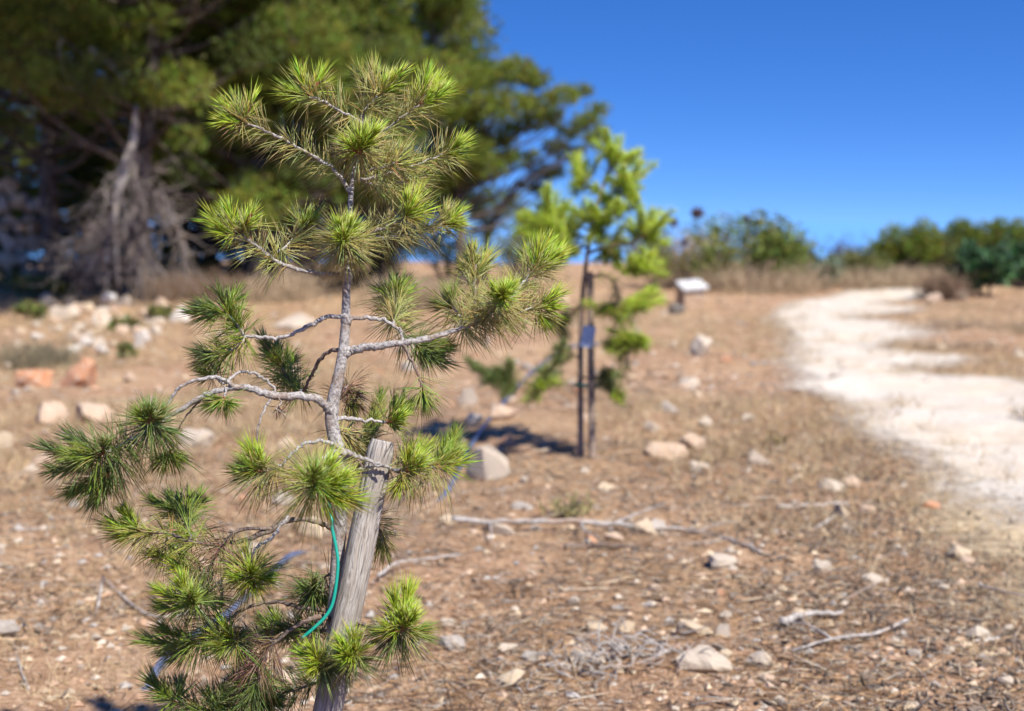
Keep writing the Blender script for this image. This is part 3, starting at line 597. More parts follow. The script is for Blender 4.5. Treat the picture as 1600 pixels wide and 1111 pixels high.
# ------------------------------------------------------------------ irrigation pipe
m, t, b = mat('blue_pipe', 0.32, 0.5); co = nd(t, 'TexCoord').outputs['Object']
t.links.new(ramp(t, noise(t, co, 25, 4), [(0.35, (0.05, 0.075, 0.15)), (0.7, (0.16, 0.18, 0.24))]), b.inputs['Base Color'])
pp = []
for a, q, h in [(935, 541, .02), (885, 548, .03), (858, 566, .03), (825, 592, .03), (785, 638, .03), (748, 684, .025), (722, 728, .02), (698, 772, .01), (650, 800, -.05), (600, 815, -.08), (520, 840, -.06), (462, 872, .015), (432, 895, .02), (360, 962, .015), (300, 1005, .02), (255, 1045, .025), (215, 1085, -.02), (60, 1250, -.06)]:
    p = G(a, q); pp.append(p + np.array((0, 0, h)))
mb = MB(); V, Fs = tube(spline(pp, 8), .0125, 12); mb.add(V, Fs)
tag(mb.build('irrigation_pipe', m, None, pp[8]), 'blue grey irrigation pipe running over the dry ground behind the saplings', 'pipe')

# ------------------------------------------------------------------ stones
def rock_mesh(seed, n=26, flat=0.7, col=(0.5, 0.4, 0.3), detail=False):
    rs = np.random.RandomState(seed); bm = bmesh.new()
    p = norm(rs.randn(n, 3)) * (0.75 + 0.35 * rs.rand(n, 1)); p[:, 2] *= flat
    for q in p: bm.verts.new(q * 0.5)
    n = n
    r = bmesh.ops.convex_hull(bm, input=bm.verts); bmesh.ops.delete(bm, geom=[v for v in bm.verts if not v.link_faces], context='VERTS')
    if detail:
        bmesh.ops.triangulate(bm, faces=bm.faces); bmesh.ops.subdivide_edges(bm, edges=bm.edges, cuts=2, use_grid_fill=True, smooth=0.08)
        for v in bm.verts:
            c = v.co; k = 0.13 * float(vnoise(c.x * 6 + c.z * 4, c.y * 6 + c.z * 3, seed)) + .05 * float(vnoise(c.x * 17 + c.z * 9, c.y * 17, seed)); v.co = c * (1 + 2 * k)
    me = bpy.data.meshes.new('stone'); bm.to_mesh(me); bm.free()
    a = me.attributes.new('col', 'FLOAT_COLOR', 'POINT'); a.data.foreach_set('color', np.tile((*col, 1), len(me.vertices)).astype(np.float32))
    me.materials.append(M_STONE); return me
ORANGE = (0.56, 0.27, 0.14); PINK = (0.54, 0.39, 0.28); WHITE = (0.53, 0.45, 0.36); GREY = (0.40, 0.36, 0.32); TAN = (0.56, 0.44, 0.30)
def stone(px, py, wpx, hpx, col, label=None, seed=None, group=None, name='stone', cat='stone'):
    g = G(px, py); d = g[1] * cp - (g[2] - CAM_H) * sp; k = d / F
    o = obj(name, rock_mesh(seed or int(R.randint(1e6)), 15, 1.0, col, wpx > 38))
    sx = wpx * k; sz = hpx * k * 1.45
    o.scale = (sx * 1.25, sx * (0.8 + .3 * R.rand()), sz); o.location = (g[0], g[1], g[2] + sz * 0.17); o.rotation_euler = (R.rand() * .3, R.rand() * .3, R.rand() * 0.9 - .45)
    tag(o, label, cat, group); return o
for px, py, w_, h_, c, lab in [
    (124, 603, 58, 52, ORANGE, 'large orange boulder with a white crown, right one of the left pair'),
    (57, 603, 52, 40, ORANGE, 'rounded orange boulder at far left, beside the white crowned boulder'),
    (76, 666, 60, 42, PINK, 'pink and white angular rock below the rounded orange boulder'),
    (148, 660, 56, 36, PINK, 'pale pink flat rock below the white crowned orange boulder'),
    (10, 702, 40, 32, TAN, 'tan rock cut by the left edge of the picture'),
    (40, 742, 36, 26, WHITE, 'pale stone at left just behind the drooping needle tuft'),
    (312, 702, 60, 36, WHITE, 'pale wedge shaped rock behind the long bent sapling branch'),
    (760, 750, 64, 62, WHITE, 'big pale rounded rock beside the pipe, left of the second sapling'),
    (1096, 556, 44, 36, WHITE, 'long pale slab of rock between second sapling and path'),
    (728, 634, 36, 34, WHITE, 'pale upright rock behind the drooping dark branch of second sapling'),
    (1040, 715, 66, 26, PINK, 'flat pinkish rock lying right of the second sapling foot'),
    (1085, 700, 40, 26, PINK, 'pinkish rock just behind the flat rock right of second sapling'),
    (705, 1012, 46, 27, GREY, 'flat grey stone on the litter right of the lowest needle tuft'),
    (975, 990, 32, 28, TAN, 'tan block stone on the litter at bottom centre'),
    (932, 986, 34, 24, TAN, 'tan split stone just left of the tan block at bottom centre'),
    (702, 977, 26, 16, WHITE, 'small white stone above the flat grey stone near lowest tuft'),
    (828, 1032, 26, 18, GREY, 'small bluish grey pebble stone at bottom centre'),
    (800, 1068, 50, 20, TAN, 'flat tan stone at the bottom edge of the picture'),
    (1098, 1042, 74, 34, WHITE, 'pale slab right of the heap of grey twigs at bottom'),
    (1302, 764, 44, 18, WHITE, 'flat white stone near the left margin of the path'),
    (1135, 966, 20, 14, WHITE, 'little white stone alone on brown litter at lower right'),
    (950, 766, 28, 16, TAN, 'yellowish stone in front of the second sapling foot'),
    (1170, 660, 20, 16, WHITE, 'small white cube of stone midway between sapling and path'),
    (1102, 668, 26, 22, WHITE, 'white pointed stone right of the second sapling'),
    (1042, 645, 34, 20, GREY, 'greyish flat stone right of the second sapling trunk'),
    (172, 472, 24, 20, (0.78, 0.78, 0.80), 'bright white lump below the dead fallen tree'),
    (1075, 602, 36, 18, WHITE, 'pale low stone below the long pale slab'),
    (460, 515, 60, 26, WHITE, 'pale blurred boulder seen behind the sapling trunk'),
    (640, 550, 50, 22, WHITE, 'pale blurred boulder right of the sapling trunk'),
    (780, 655, 50, 26, PINK, 'pink boulder behind the pipe left of second sapling'),
    (1058, 490, 28, 20, (0.06, 0.06, 0.06), 'dark stone at the foot of the white topped block'),
    (1500, 470, 34, 20, WHITE, 'pale rock below the broad leaved dark shrub'),
    (1465, 474, 30, 18, PINK, 'pinkish rock at the right margin of the path bend')]:
    stone(px, py, w_, h_, c, lab)
for i in range(70):
    px, py = (R.normal(165, 75), R.uniform(470, 552))
    if px < 0 or px > 330: px = R.uniform(30, 320)
    s_ = R.uniform(11, 29); ci = R.randint(4)
    lab = '%s rubble stone %s of the heap, %s the near sapling' % (['white', 'whitish', 'pinkish', 'tan'][ci], 'at the back' if py < 497 else 'in the middle' if py < 525 else 'at the front', 'farther left of' if px < 160 else 'closer to')
    stone(px, py, s_, s_ * R.uniform(.6, .85), [(.64, .60, .54), WHITE, PINK, TAN][ci], lab, group='rubble stones left of the sapling')
def zone(px, py):
    if py > 850: return 'at the lower left corner' if px < 260 else 'under the lowest sapling tufts' if px < 720 else 'near the heap of grey twigs' if px < 1100 else 'among the dark mulch at lower right'
    if py > 740: return 'left of the near sapling' if px < 500 else 'near the long fallen branch' if px < 1130 else 'by the near path margin'
    if py > 600: return 'around the orange boulders' if px < 330 else 'behind the near sapling' if px < 700 else 'around the second sapling foot' if px < 1060 else 'between second sapling and path' if px < 1350 else 'right of the path'
    return 'far behind the near sapling' if px < 800 else 'far behind the second sapling' if px < 1220 else 'beside the far path bend'
placed = 0
while placed < 160:
    px = R.uniform(0, 1600); py = 470 + 600 * R.rand() ** 1.5
    g = G(px, py)
    if inside(g[0], g[1], PATH_XY) or inside(g[0], g[1], EARTH_XY) or (px < 330 and py < 560): continue
    k = R.rand() ** 2; d = g[1]; s_ = (0.035 + 0.10 * k * (d / 9.0) ** .5) * F / d
    if s_ < 7: continue
    ci = R.randint(6)
    stone(px, py, s_, s_ * R.uniform(.5, .8), [WHITE, PINK, TAN, ORANGE, WHITE, GREY][ci], 'small %s stone lying %s' % (['white', 'pinkish', 'tan', 'orange', 'white', 'grey'][ci], zone(px, py)), group='small stones scattered on the ground'); placed += 1

# uncountable gravel, litter needles and chips
def view_points(n, ymin, ymax, rs, pw=1.6):
    u = rs.rand(n); y = ymin * (ymax / ymin) ** (u ** 1.0)
    x = (rs.rand(n) * 2 - 1) * (0.40 * y + 0.5); return x, y
def scatter_ok(x, y, keep_path=0.06, rs=R):
    on = inside(x, y, PATH_XY); j = 0.45
    deep = on & inside(x + j, y, PATH_XY) & inside(x - j, y, PATH_XY) & inside(x, y + 2 * j, PATH_XY) & inside(x, y - 2 * j, PATH_XY)
    return (~on) | (rs.rand(len(x)) < np.where(deep, keep_path, 0.45))
def gravel(n, ymin, ymax, smin, smax, seed, name='gravel'):
    rs = np.random.RandomState(seed); x, y = view_points(n, ymin, ymax, rs); k = scatter_ok(x, y, .2, rs)
    dens = vnoise(x / 1.1, y / 1.1, 9) + .5; k &= rs.rand(len(x)) < .25 + .9 * dens
    x, y = x[k], y[k]; n = len(x)
    oc = np.array([(1, 0, 0), (-1, 0, 0), (0, 1, 0), (0, -1, 0), (0, 0, 1), (0, 0, -1), (.7, .7, .3), (-.7, .6, .4)], float)[:6]
    f = np.array([(0, 2, 4), (2, 1, 4), (1, 3, 4), (3, 0, 4), (2, 0, 5), (1, 2, 5), (3, 1, 5), (0, 3, 5)])
    s = smin + (smax - smin) * rs.rand(n) ** 4
    P0 = oc[None] * (0.6 + .7 * rs.rand(n, 6, 1)) * s[:, None, None] * np.array((1, .8, .55)); a = rs.rand(n) * 6.28
    c_, s_ = np.cos(a)[:, None], np.sin(a)[:, None]
    Vx = P0[..., 0] * c_ - P0[..., 1] * s_ + x[:, None] + rs.randn(n, 6) * s[:, None] * .15; Vy = P0[..., 0] * s_ + P0[..., 1] * c_ + y[:, None]
    Vz = P0[..., 2] + (gh(x, y) + s * .2)[:, None]
    V = np.stack([Vx, Vy, Vz], -1).reshape(-1, 3); pal = np.array([WHITE, PINK, TAN, (.44, .28, .18), GREY, (.36, .24, .16), (.3, .2, .13), (.42, .28, .18)])
    C = np.repeat(pal[rs.randint(len(pal), size=n)] * (.75 + .4 * rs.rand(n, 1)), 6, 0)
    me = mesh_np(name, V, [(np.arange(n)[:, None, None] * 6 + f).reshape(-1, 3)], C, False)
    return tag(obj(name, me, M_DRY), 'loose gravel and small pebbles over the dry soil', 'gravel', kind='stuff')
def litter(n, ymin, ymax, L0, rad, seed):
    rs = np.random.RandomState(seed); x, y = view_points(n, ymin, ymax, rs); k = scatter_ok(x, y, .02, rs)
    dens = vnoise(x / .45, y / .6, 19) + .9 * vnoise(x / 1.7, y / 1.7, 20) + .45; k &= rs.rand(len(x)) < .06 + 1.2 * dens
    x, y = x[k], y[k]; n = len(x)
    d = np.stack([rs.randn(n), rs.randn(n) * .8, rs.randn(n) * .14 + .04], -1); d = norm(d)
    z = gh(x, y) + 0.004 + .008 * rs.rand(n)
    pal = np.array([(.46, .28, .14), (.55, .39, .23), (.27, .16, .09), (.42, .37, .32), (.14, .09, .06), (.62, .52, .39), (.12, .10, .085), (.20, .12, .07)])
    C = pal[rs.randint(len(pal), size=n)] * (.7 + .5 * rs.rand(n, 1))
    mb = MB(); needles(mb, np.stack([x, y, z], -1), d, L0 * (.4 + .9 * rs.rand(n)), rad * (.7 + 1.6 * rs.rand(n) ** 4), C, .05, rs)
    return mb
gravel(34000, 3.2, 13, .003, .026, 5); gravel(9000, 11, 40, .008, .06, 6, 'gravel')
mb = litter(130000, 3.2, 11, .07, .0012, 7)
tag(mb.build('needle_litter', M_DRY, None, (0, 0, 0), kind='stuff'), 'dry fallen pine needles and straw over the soil', 'litter')
mb = litter(9000, 3.2, 14, .2, .0017, 17)
tag(mb.build('straw', M_DRY, None, (0, 0, 0), kind='stuff'), 'long dry straws and thin twiglets strewn over the soil', 'straw')
mb = litter(16000, 10, 36, .16, .003, 8)
tag(mb.build('needle_litter', M_DRY, None, (0, 0, 0), kind='stuff'), 'dry grass straw over the far soil', 'litter')
rs = np.random.RandomState(77); x, y = view_points(42000, 3.2, 8, rs); k = scatter_ok(x, y, .05, rs) & (rs.rand(42000) < np.clip(.10 + .5 * (x - .35) + .5 * vnoise(x / .6, y / .6, 61), .04, 1)); x, y = x[k], y[k]; n = len(x)
d = norm(np.stack([rs.randn(n), rs.randn(n), rs.randn(n) * .25], -1)); mb = MB()
pal = np.array([(.10, .085, .07), (.16, .12, .09), (.24, .19, .15), (.38, .30, .21)]); C = pal[rs.randint(4, size=n)] * (.7 + .6 * rs.rand(n, 1))
needles(mb, np.stack([x, y, gh(x, y) + .006], -1), d, .015 + .05 * rs.rand(n) ** 2, .002 + .0055 * rs.rand(n), C, 0, rs)
tag(mb.build('bark_mulch', M_DRY, None, (0, 0, 0), kind='stuff'), 'dark bark crumbs and wood chips beside the path', 'mulch')

rs = np.random.RandomState(91); fb_ = []
for (n, y0, y1, L_, nb, wd) in ((1500, 3.3, 9, .06, 5, .0012), (6500, 5, 34, .12, 6, .0021)):
    x, y = view_points(n * 3, y0, y1, rs); k = scatter_ok(x, y, 0, rs) & (vnoise(x / 1.6, y / 2.2, 55) > -.06) & ((y0 < 4) | (rs.rand(n * 3) < np.clip((y - 5) / 7, 0, 1))); x, y = x[k][:n], y[k][:n]; fb_.append((np.stack([x, y, gh(x, y)], -1), nb, L_, wd))
DRYGRASS = fb_
# ------------------------------------------------------------------ fallen sticks
def stick(pts, r0, r1, label, forks=(), m=None, name='fallen_branch', cat='branch', group=None):
    q = [G(a, b_) + np.array((0, 0, (c[0] if c else 0) + r0 * .8)) for a, b_, *c in pts]; o = q[0].copy(); o[2] -= r0
    r0 *= .75; r1 *= .75; sp_ = spline(q, 6); sp_[1:-1] += R.randn(len(sp_) - 2, 3) * r0 * .25
    mb = MB(); V, Fs = tube(sp_, [r0, r1], 9, .16); mb.add(V, Fs)
    for t_, dx, dy, dz in forks:
        p = sp_[int(t_ * (len(sp_) - 1))]; e = p + np.array((dx, dy, dz)); V, Fs = tube(spline([p, (p + e) / 2 + R.randn(3) * .012, e], 5), [r1 * .8, r1 * .3], 6, .15); mb.add(V, Fs)
    ob = mb.build(name, m or M_DEAD, None, o); return tag(ob, label, cat, group)
stick([(705, 826, .03), (760, 830, .03), (850, 832, .035), (940, 832, .03), (1030, 836, .02)], .015, .011, 'long pale fallen branch lying across the ground at centre', [(.25, .02, -.25, -.02), (.7, .06, -.3, .0), (.8, .25, .2, .05)])
stick([(1000, 826), (1080, 832), (1150, 850), (1190, 868)], .013, .006, 'pale fallen branch trailing right from the long branch end', [(.4, .2, .1, .02), (.6, -.1, -.2, .02)])
stick([(880, 858), (950, 855), (1000, 860)], .013, .008, 'short brown curved stick below the long pale branch', m=M_TWIG)
stick([(1215, 796), (1265, 794), (1325, 790)], .014, .010, 'pale broken stick lying near the left margin of the path')
stick([(1275, 830), (1300, 812), (1318, 803)], .011, .009, 'short tan stick below the pale broken stick by the path')
stick([(1222, 986, .02), (1265, 974, .02), (1318, 968, .01)], .017, .008, 'tan piece of peeled wood on litter at lower right')
stick([(1238, 1024, .01), (1300, 1010, .02), (1370, 1000, .02), (1420, 988, .04)], .005, .008, 'slender grey twig with a fork at lower right', [(.35, -.14, .16, .01), (.35, -.08, .2, .03)])
stick([(1475, 1018), (1520, 1006), (1560, 1000)], .007, .010, 'pale straight twig at the lower right corner')
stick([(1530, 925, .02), (1570, 935, .02), (1620, 948, .02)], .006, .005, 'grey thin twig at the right edge of the picture')
stick([(1365, 1050), (1385, 1030), (1395, 1018)], .006, .004, 'short upright tan twig below the slender forked twig')
stick([(590, 915, .03), (620, 895, .03), (660, 885, .02), (720, 872, .01)], .008, .005, 'grey twig lying right of the wooden stake')
stick([(1005, 990), (1040, 980), (1075, 972)], .008, .006, 'dark grey stick right of the tan block stone', m=M_TWIG)
stick([(0, 832), (40, 830), (85, 826)], .009, .007, 'grey stick on the ground below the far left needle tuft')
stick([(130, 975), (150, 960), (160, 935, .05)], .008, .005, 'forked grey twig on the brown litter at lower left')
stick([(20, 1000), (30, 1040), (45, 1080)], .006, .004, 'thin pale twig at the lower left corner')
stick([(160, 908, .01), (230, 966, .01), (300, 968, .02)], .006, .004, 'straight grey twig left of the lower needle tufts')
stick([(700, 705), (640, 775), (560, 820)], .012, .008, 'dull stick under the right needle tufts', m=M_TWIG)
rs = np.random.RandomState(5); c = G(960, 1040); mb = MB()
for i in range(110):
    a = rs.rand() * 6.28; p = c + np.array((rs.randn() * .16, rs.randn() * .09, .0)); p[2] = gh(p[0], p[1]) + .01 + .05 * rs.rand() * math.exp(-((p[0] - c[0]) / .2) ** 2)
    e = p + np.array((math.cos(a) * .09, math.sin(a) * .06, .03 * rs.randn())); V, Fs = tube(spline([p, (p + e) / 2 + rs.randn(3) * .018, e], 4), [.0032, .0015], 5); mb.add(V, Fs)
tag(mb.build('twig_heap', M_DEAD, None, c), 'heap of crooked grey twigs at the bottom centre', 'twigs')

# ------------------------------------------------------------------ foliage for trees and shrubs
def blades(mb, pos, d, n_bl, L, wd, col, rs, spread=.8):
    """little fans of pointed blades: one triangle each"""
    n = len(pos); B = np.repeat(pos, n_bl, 0); D = norm(np.repeat(d, n_bl, 0) + rs.randn(n * n_bl, 3) * spread)
    side = norm(np.cross(D, rs.randn(n * n_bl, 3))); l = (L * (.6 + .7 * rs.rand(n * n_bl)))[:, None]
    V = np.stack([B - side * wd, B + side * wd, B + D * l], 1).reshape(-1, 3)
    C = np.repeat(np.repeat(col, n_bl, 0) * (.75 + .5 * rs.rand(n * n_bl, 1)), 3, 0)
    mb.add(V, [np.arange(n * n_bl * 3).reshape(-1, 3)], C)
def ovals(mb, pos, L, wd, col, rs, upb=.5):
    n = len(pos); D = rs.randn(n, 3); D[:, 2] += upb; D = norm(D); side = norm(np.cross(D, rs.randn(n, 3))); l = (L * (.6 + .7 * rs.rand(n)))[:, None]; w_ = l * wd
    V = np.stack([pos, pos + D * l * .5 + side * w_, pos + D * l, pos + D * l * .5 - side * w_], 1).reshape(-1, 3)
    mb.add(V, [np.arange(n * 4).reshape(-1, 4)], np.repeat(col * (.75 + .5 * rs.rand(n, 1)), 4, 0))
def pad(mb, c, r, n, rs, col, L=.115, wd=.010, n_bl=9):
    q = norm(rs.randn(n, 3)) * (rs.rand(n, 1) ** .33); lump = 1 + .5 * vnoise(q[:, 0] * 2.2 + c[0] * 7, q[:, 1] * 2.2 + q[:, 2] * 2 + c[1] * 5, 3)[:, None]
    q = q * lump; pos = np.asarray(c) + q * np.asarray(r); d = q * np.array((.9, .9, .7)) + np.array((0, 0, .55))
    blades(mb, pos, d, n_bl, L, wd, np.asarray(col) * (1 + .14 * rs.randn(n, 3)) * (0.8 + .4 * rs.rand(n, 1)), rs)

mb = MB(); rs = np.random.RandomState(92)
for p_, nb, L_, wd in DRYGRASS:
    for _ in range(3):
        q = p_ + rs.randn(len(p_), 3) * np.array((.05, .05, 0)) * L_ / .08
        blades(mb, q, np.tile((0, 0, .8), (len(q), 1)), nb, L_, wd, np.array([(.46, .34, .19), (.54, .43, .27), (.34, .23, .13)])[rs.randint(3, size=len(q))], rs, .75)
tag(mb.build('dry_grass', M_DRY, None, (0, 0, 0), kind='stuff'), 'dry straw grass standing in patches over the ground', 'grass')
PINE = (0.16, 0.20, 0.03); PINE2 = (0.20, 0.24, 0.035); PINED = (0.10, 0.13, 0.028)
def limb(mb, a, b_, r0, r1, rs, sag=.12):
    a = np.asarray(a, float); b_ = np.asarray(b_, float); l = np.linalg.norm(b_ - a)
    m1 = a * .65 + b_ * .35 + rs.randn(3) * .05 * l - np.array((0, 0, sag * l * .5)); m2 = a * .3 + b_ * .7 + rs.randn(3) * .05 * l - np.array((0, 0, sag * l * .3))
    V, Fs = tube(spline([a, m1, m2, b_], 5), [r0, r1], 7, .1, rs); mb.add(V, Fs)
def make_pine(name, base, trunk, clumps, label, seed, r0=.16, npad=230, group=None, dead=0, flat=.62):
    """trunk: points above base; clumps: (x,y,z,r,colour) in the same local frame"""
    rs = np.random.RandomState(seed); t_ = thing(name, base, label, 'tree', group)
    tr = spline(trunk, 8); mb = MB(); V, Fs = tube(tr, [r0, r0 * .8, r0 * .55, r0 * .2], 12, .08, rs); mb.add(V, Fs); mb.build('trunk', M_TRUNK, t_)
    lb = MB(); fb = MB()
    for (x, y, z, r, c) in clumps:
        p = np.array((x, y, z)); zz = z - .35 * np.hypot(x - tr[-1, 0], y - tr[-1, 1]) - .2
        k = int(np.argmin(np.abs(tr[:, 2] - np.clip(zz, tr[:, 2].min() + .8, tr[:, 2].max())))); limb(lb, tr[k], p - np.array((0, 0, r * .3)), r0 * .26, .010, rs)
        for _ in range(3):
            e = p + norm(rs.randn(3)) * r * .8; limb(lb, p - np.array((0, 0, r * .3)), e, .014, .005, rs)
        pad(fb, p, (r, r, r * flat), int(npad * (r / .6) ** 2), rs, c)
    for _ in range(dead):
        z = rs.uniform(.8, 3.2); k = int(np.argmin(np.abs(tr[:, 2] - z))); a = rs.rand() * 6.28; l = rs.uniform(.6, 1.8); limb(lb, tr[k], tr[k] + np.array((math.cos(a) * l, math.sin(a) * l, rs.uniform(-.4, .3))), .03, .006, rs)
    lb.build('limbs', M_TRUNK, t_); fb.build('crown', M_FOL, t_, kind='stuff')
    return t_
def copy_tree(o, loc, rz, sc, label):
    c = o.copy(); COL.objects.link(c); c.location = loc; c.rotation_euler = (0, 0, rz); c.scale = (sc,) * 3; c['label'] = label
    for ch in o.children:
        k = ch.copy(); COL.objects.link(k); k.parent = c
    return c
def gen_clumps(rs, n, h0, h1, rad, dens_low=.5):
    out = []
    for _ in range(n):
        z = h0 + (h1 - h0) * rs.rand() ** .9; k = (z - h0) / (h1 - h0); rr = rad * (1 - .75 * k ** 1.7) * (.35 + .65 * rs.rand() ** .5); a = rs.rand() * 6.283
        c = [PINE, PINE2, PINED][rs.randint(3)]; out.append((math.cos(a) * rr, math.sin(a) * rr, z, .42 + .35 * rs.rand(), c))
    return out

# the pine at the edge of the wood, seen against the sky
DT = 27.0; bt = G(716, 440); bt = np.array((P(722, 440, DT)[0], P(722, 440, DT)[1], 0.)); bt[2] = gh(bt[0], bt[1])
rs = np.random.RandomState(3); cl = []
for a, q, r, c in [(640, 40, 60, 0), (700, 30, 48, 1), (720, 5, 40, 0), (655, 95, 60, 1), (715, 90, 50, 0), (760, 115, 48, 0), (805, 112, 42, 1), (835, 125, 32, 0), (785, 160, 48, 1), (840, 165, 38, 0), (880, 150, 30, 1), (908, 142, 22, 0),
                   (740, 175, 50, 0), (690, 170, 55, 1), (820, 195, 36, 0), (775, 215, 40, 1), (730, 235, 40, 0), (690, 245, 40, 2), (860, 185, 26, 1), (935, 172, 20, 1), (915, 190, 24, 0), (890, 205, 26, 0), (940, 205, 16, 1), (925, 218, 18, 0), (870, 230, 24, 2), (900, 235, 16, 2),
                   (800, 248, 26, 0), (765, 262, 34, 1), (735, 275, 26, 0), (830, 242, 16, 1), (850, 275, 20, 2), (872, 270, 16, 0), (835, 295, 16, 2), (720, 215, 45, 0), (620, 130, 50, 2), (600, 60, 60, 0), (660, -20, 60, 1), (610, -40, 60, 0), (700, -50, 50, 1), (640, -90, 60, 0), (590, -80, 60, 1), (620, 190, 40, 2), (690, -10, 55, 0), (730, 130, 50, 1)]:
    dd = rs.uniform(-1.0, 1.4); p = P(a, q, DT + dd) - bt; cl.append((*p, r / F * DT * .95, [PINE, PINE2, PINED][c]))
def TP(a, q, d): return P(a, q, d) - bt
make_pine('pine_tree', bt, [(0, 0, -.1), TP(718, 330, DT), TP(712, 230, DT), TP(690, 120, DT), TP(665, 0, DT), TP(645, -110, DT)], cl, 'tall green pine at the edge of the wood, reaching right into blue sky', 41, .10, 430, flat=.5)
b3 = np.array((P(752, 440, DT + 1)[0], P(752, 440, DT + 1)[1], 0.)); b3[2] = gh(b3[0], b3[1])
rs = np.random.RandomState(9)
cl = [(*(P(a, q, DT + 1 + rs.uniform(-.4, .4)) - b3), r / F * DT, [PINE, PINE2, PINED][c]) for a, q, r, c in [(835, 262, 20, 2), (848, 300, 18, 2), (875, 245, 18, 0), (815, 290, 14, 2), (752, 335, 22, 1), (745, 310, 18, 1), (865, 262, 14, 2), (760, 360, 20, 1)]]
make_pine('pine_tree', b3, [(0, 0, -.1), P(765, 360, DT + 1) - b3, P(795, 310, DT + 1) - b3, P(828, 268, DT + 1) - b3], cl, 'thin leaning pine under the tall pine, trunk slanting right against sky', 43, .08, 240)

# three kinds of full pine, then copies that fill the wood
rs = np.random.RandomState(12)
gA = (P(470, 440, 26)[0], P(470, 440, 26)[1], 0)
A = make_pine('pine_tree', gA, [(0, 0, -.1), (.2, 0, 2), (-.1, .1, 4.5), (.2, 0, 8)], gen_clumps(rs, 120, 1.5, 8.5, 3.0), 'full olive green pine right behind the top of the near sapling', 51, .17, 190, dead=8)
gB = (P(235, 440, 23)[0], P(235, 440, 23)[1], 0)
Bt = make_pine('pine_tree', gB, [(0, 0, -.1), (-.15, 0, 1.6), (.1, .1, 4), (-.2, 0, 7.8)], gen_clumps(rs, 85, 3.1, 8.4, 3.0), 'dark trunked pine standing behind the dead fallen tree', 52, .19, 200, dead=14)
cc = [(x + 1.8 + .35 * (z - 4.5), y - .3, z, r, c) for x, y, z, r, c in gen_clumps(rs, 112, 4.7, 9.0, 3.9)]  # overhanging crown, mostly out of view, added to shade the wood at left
Ct = make_pine('pine_tree', (-8.9, 18.2, 0), [(0, 0, -.1), (.3, -.1, 2.5), (1.2, -.2, 5), (3.0, -.3, 8.5)], cc, 'overhanging pine at upper left, added mostly above the view to shade the wood', 53, .22, 210, dead=6)
gF = (P(400, 440, 24.5)[0], P(400, 440, 24.5)[1], 0); r2 = np.random.RandomState(8); cl = []
for a, q, r, c in [(300, 130, 50, 1), (340, 60, 60, 0), (400, 40, 60, 1), (450, 10, 60, 0), (330, 10, 50, 1), (500, 70, 55, 1), (440, 120, 60, 0), (380, 150, 55, 1), (540, 30, 55, 0), (560, 110, 50, 1), (620, 90, 45, 1), (510, 170, 55, 0), (430, 220, 50, 2), (360, 230, 45, 0), (560, 210, 50, 2), (330, 180, 40, 1), (480, 270, 45, 2), (300, 270, 36, 2), (390, 290, 40, 2), (620, 230, 45, 0), (640, 300, 40, 2), (570, 300, 40, 2),
                   (130, 40, 42, 1), (165, 60, 30, 1), (100, 150, 36, 1), (60, 120, 36, 0), (230, 145, 34, 1), (270, 165, 30, 1), (200, 90, 30, 2), (30, 30, 40, 2), (240, 30, 40, 0), (150, 175, 26, 0), (290, 220, 34, 0), (20, 190, 30, 2), (420, -60, 60, 1), (340, -80, 60, 0), (500, -60, 60, 1), (260, -50, 55, 1)]:
    d = (22.5 if a < 320 else 24) + r2.uniform(-.8, .8); cl.append((*(P(a, q, d) - np.array(gF)), r / F * d, [PINE, PINE2, PINED][c]))
make_pine('pine_tree', gF, [(0, 0, -.1), (.1, 0, 2), (-.2, .1, 4), (-.1, 0, 6.6)], cl, 'sunlit low branched pine filling the space left of the near sapling crown', 54, .15, 260)
copy_tree(A, (P(330, 430, 30)[0], 30, 0), 2.1, 1.05, 'pine deep in the wood between the dark trunk and olive pine')
copy_tree(Bt, (P(90, 440, 25)[0], 25, 0), 1.2, 1.0, 'dark pine at left behind the pale rock outcrop edge')
copy_tree(Bt, (P(390, 440, 27.5)[0], 27.5, 0), 3.9, 1.0, 'bare trunked pine left of the olive green pine')
copy_tree(A, (P(590, 430, 31)[0], 31, 0), 4.4, 1.0, 'pine behind the near sapling crown, left of the tall edge pine')
copy_tree(A, (P(150, 430, 34)[0], 34, 0), 0.6, 1.15, 'rear pine closing the dark wood at left')
copy_tree(A, (P(420, 430, 36)[0], 36, 0), 5.2, 1.15, 'rear pine closing the wood at centre left')
copy_tree(A, (P(-60, 430, 30)[0], 30, 0), 3.3, 1.1, 'pine at the left edge behind the rock outcrop')

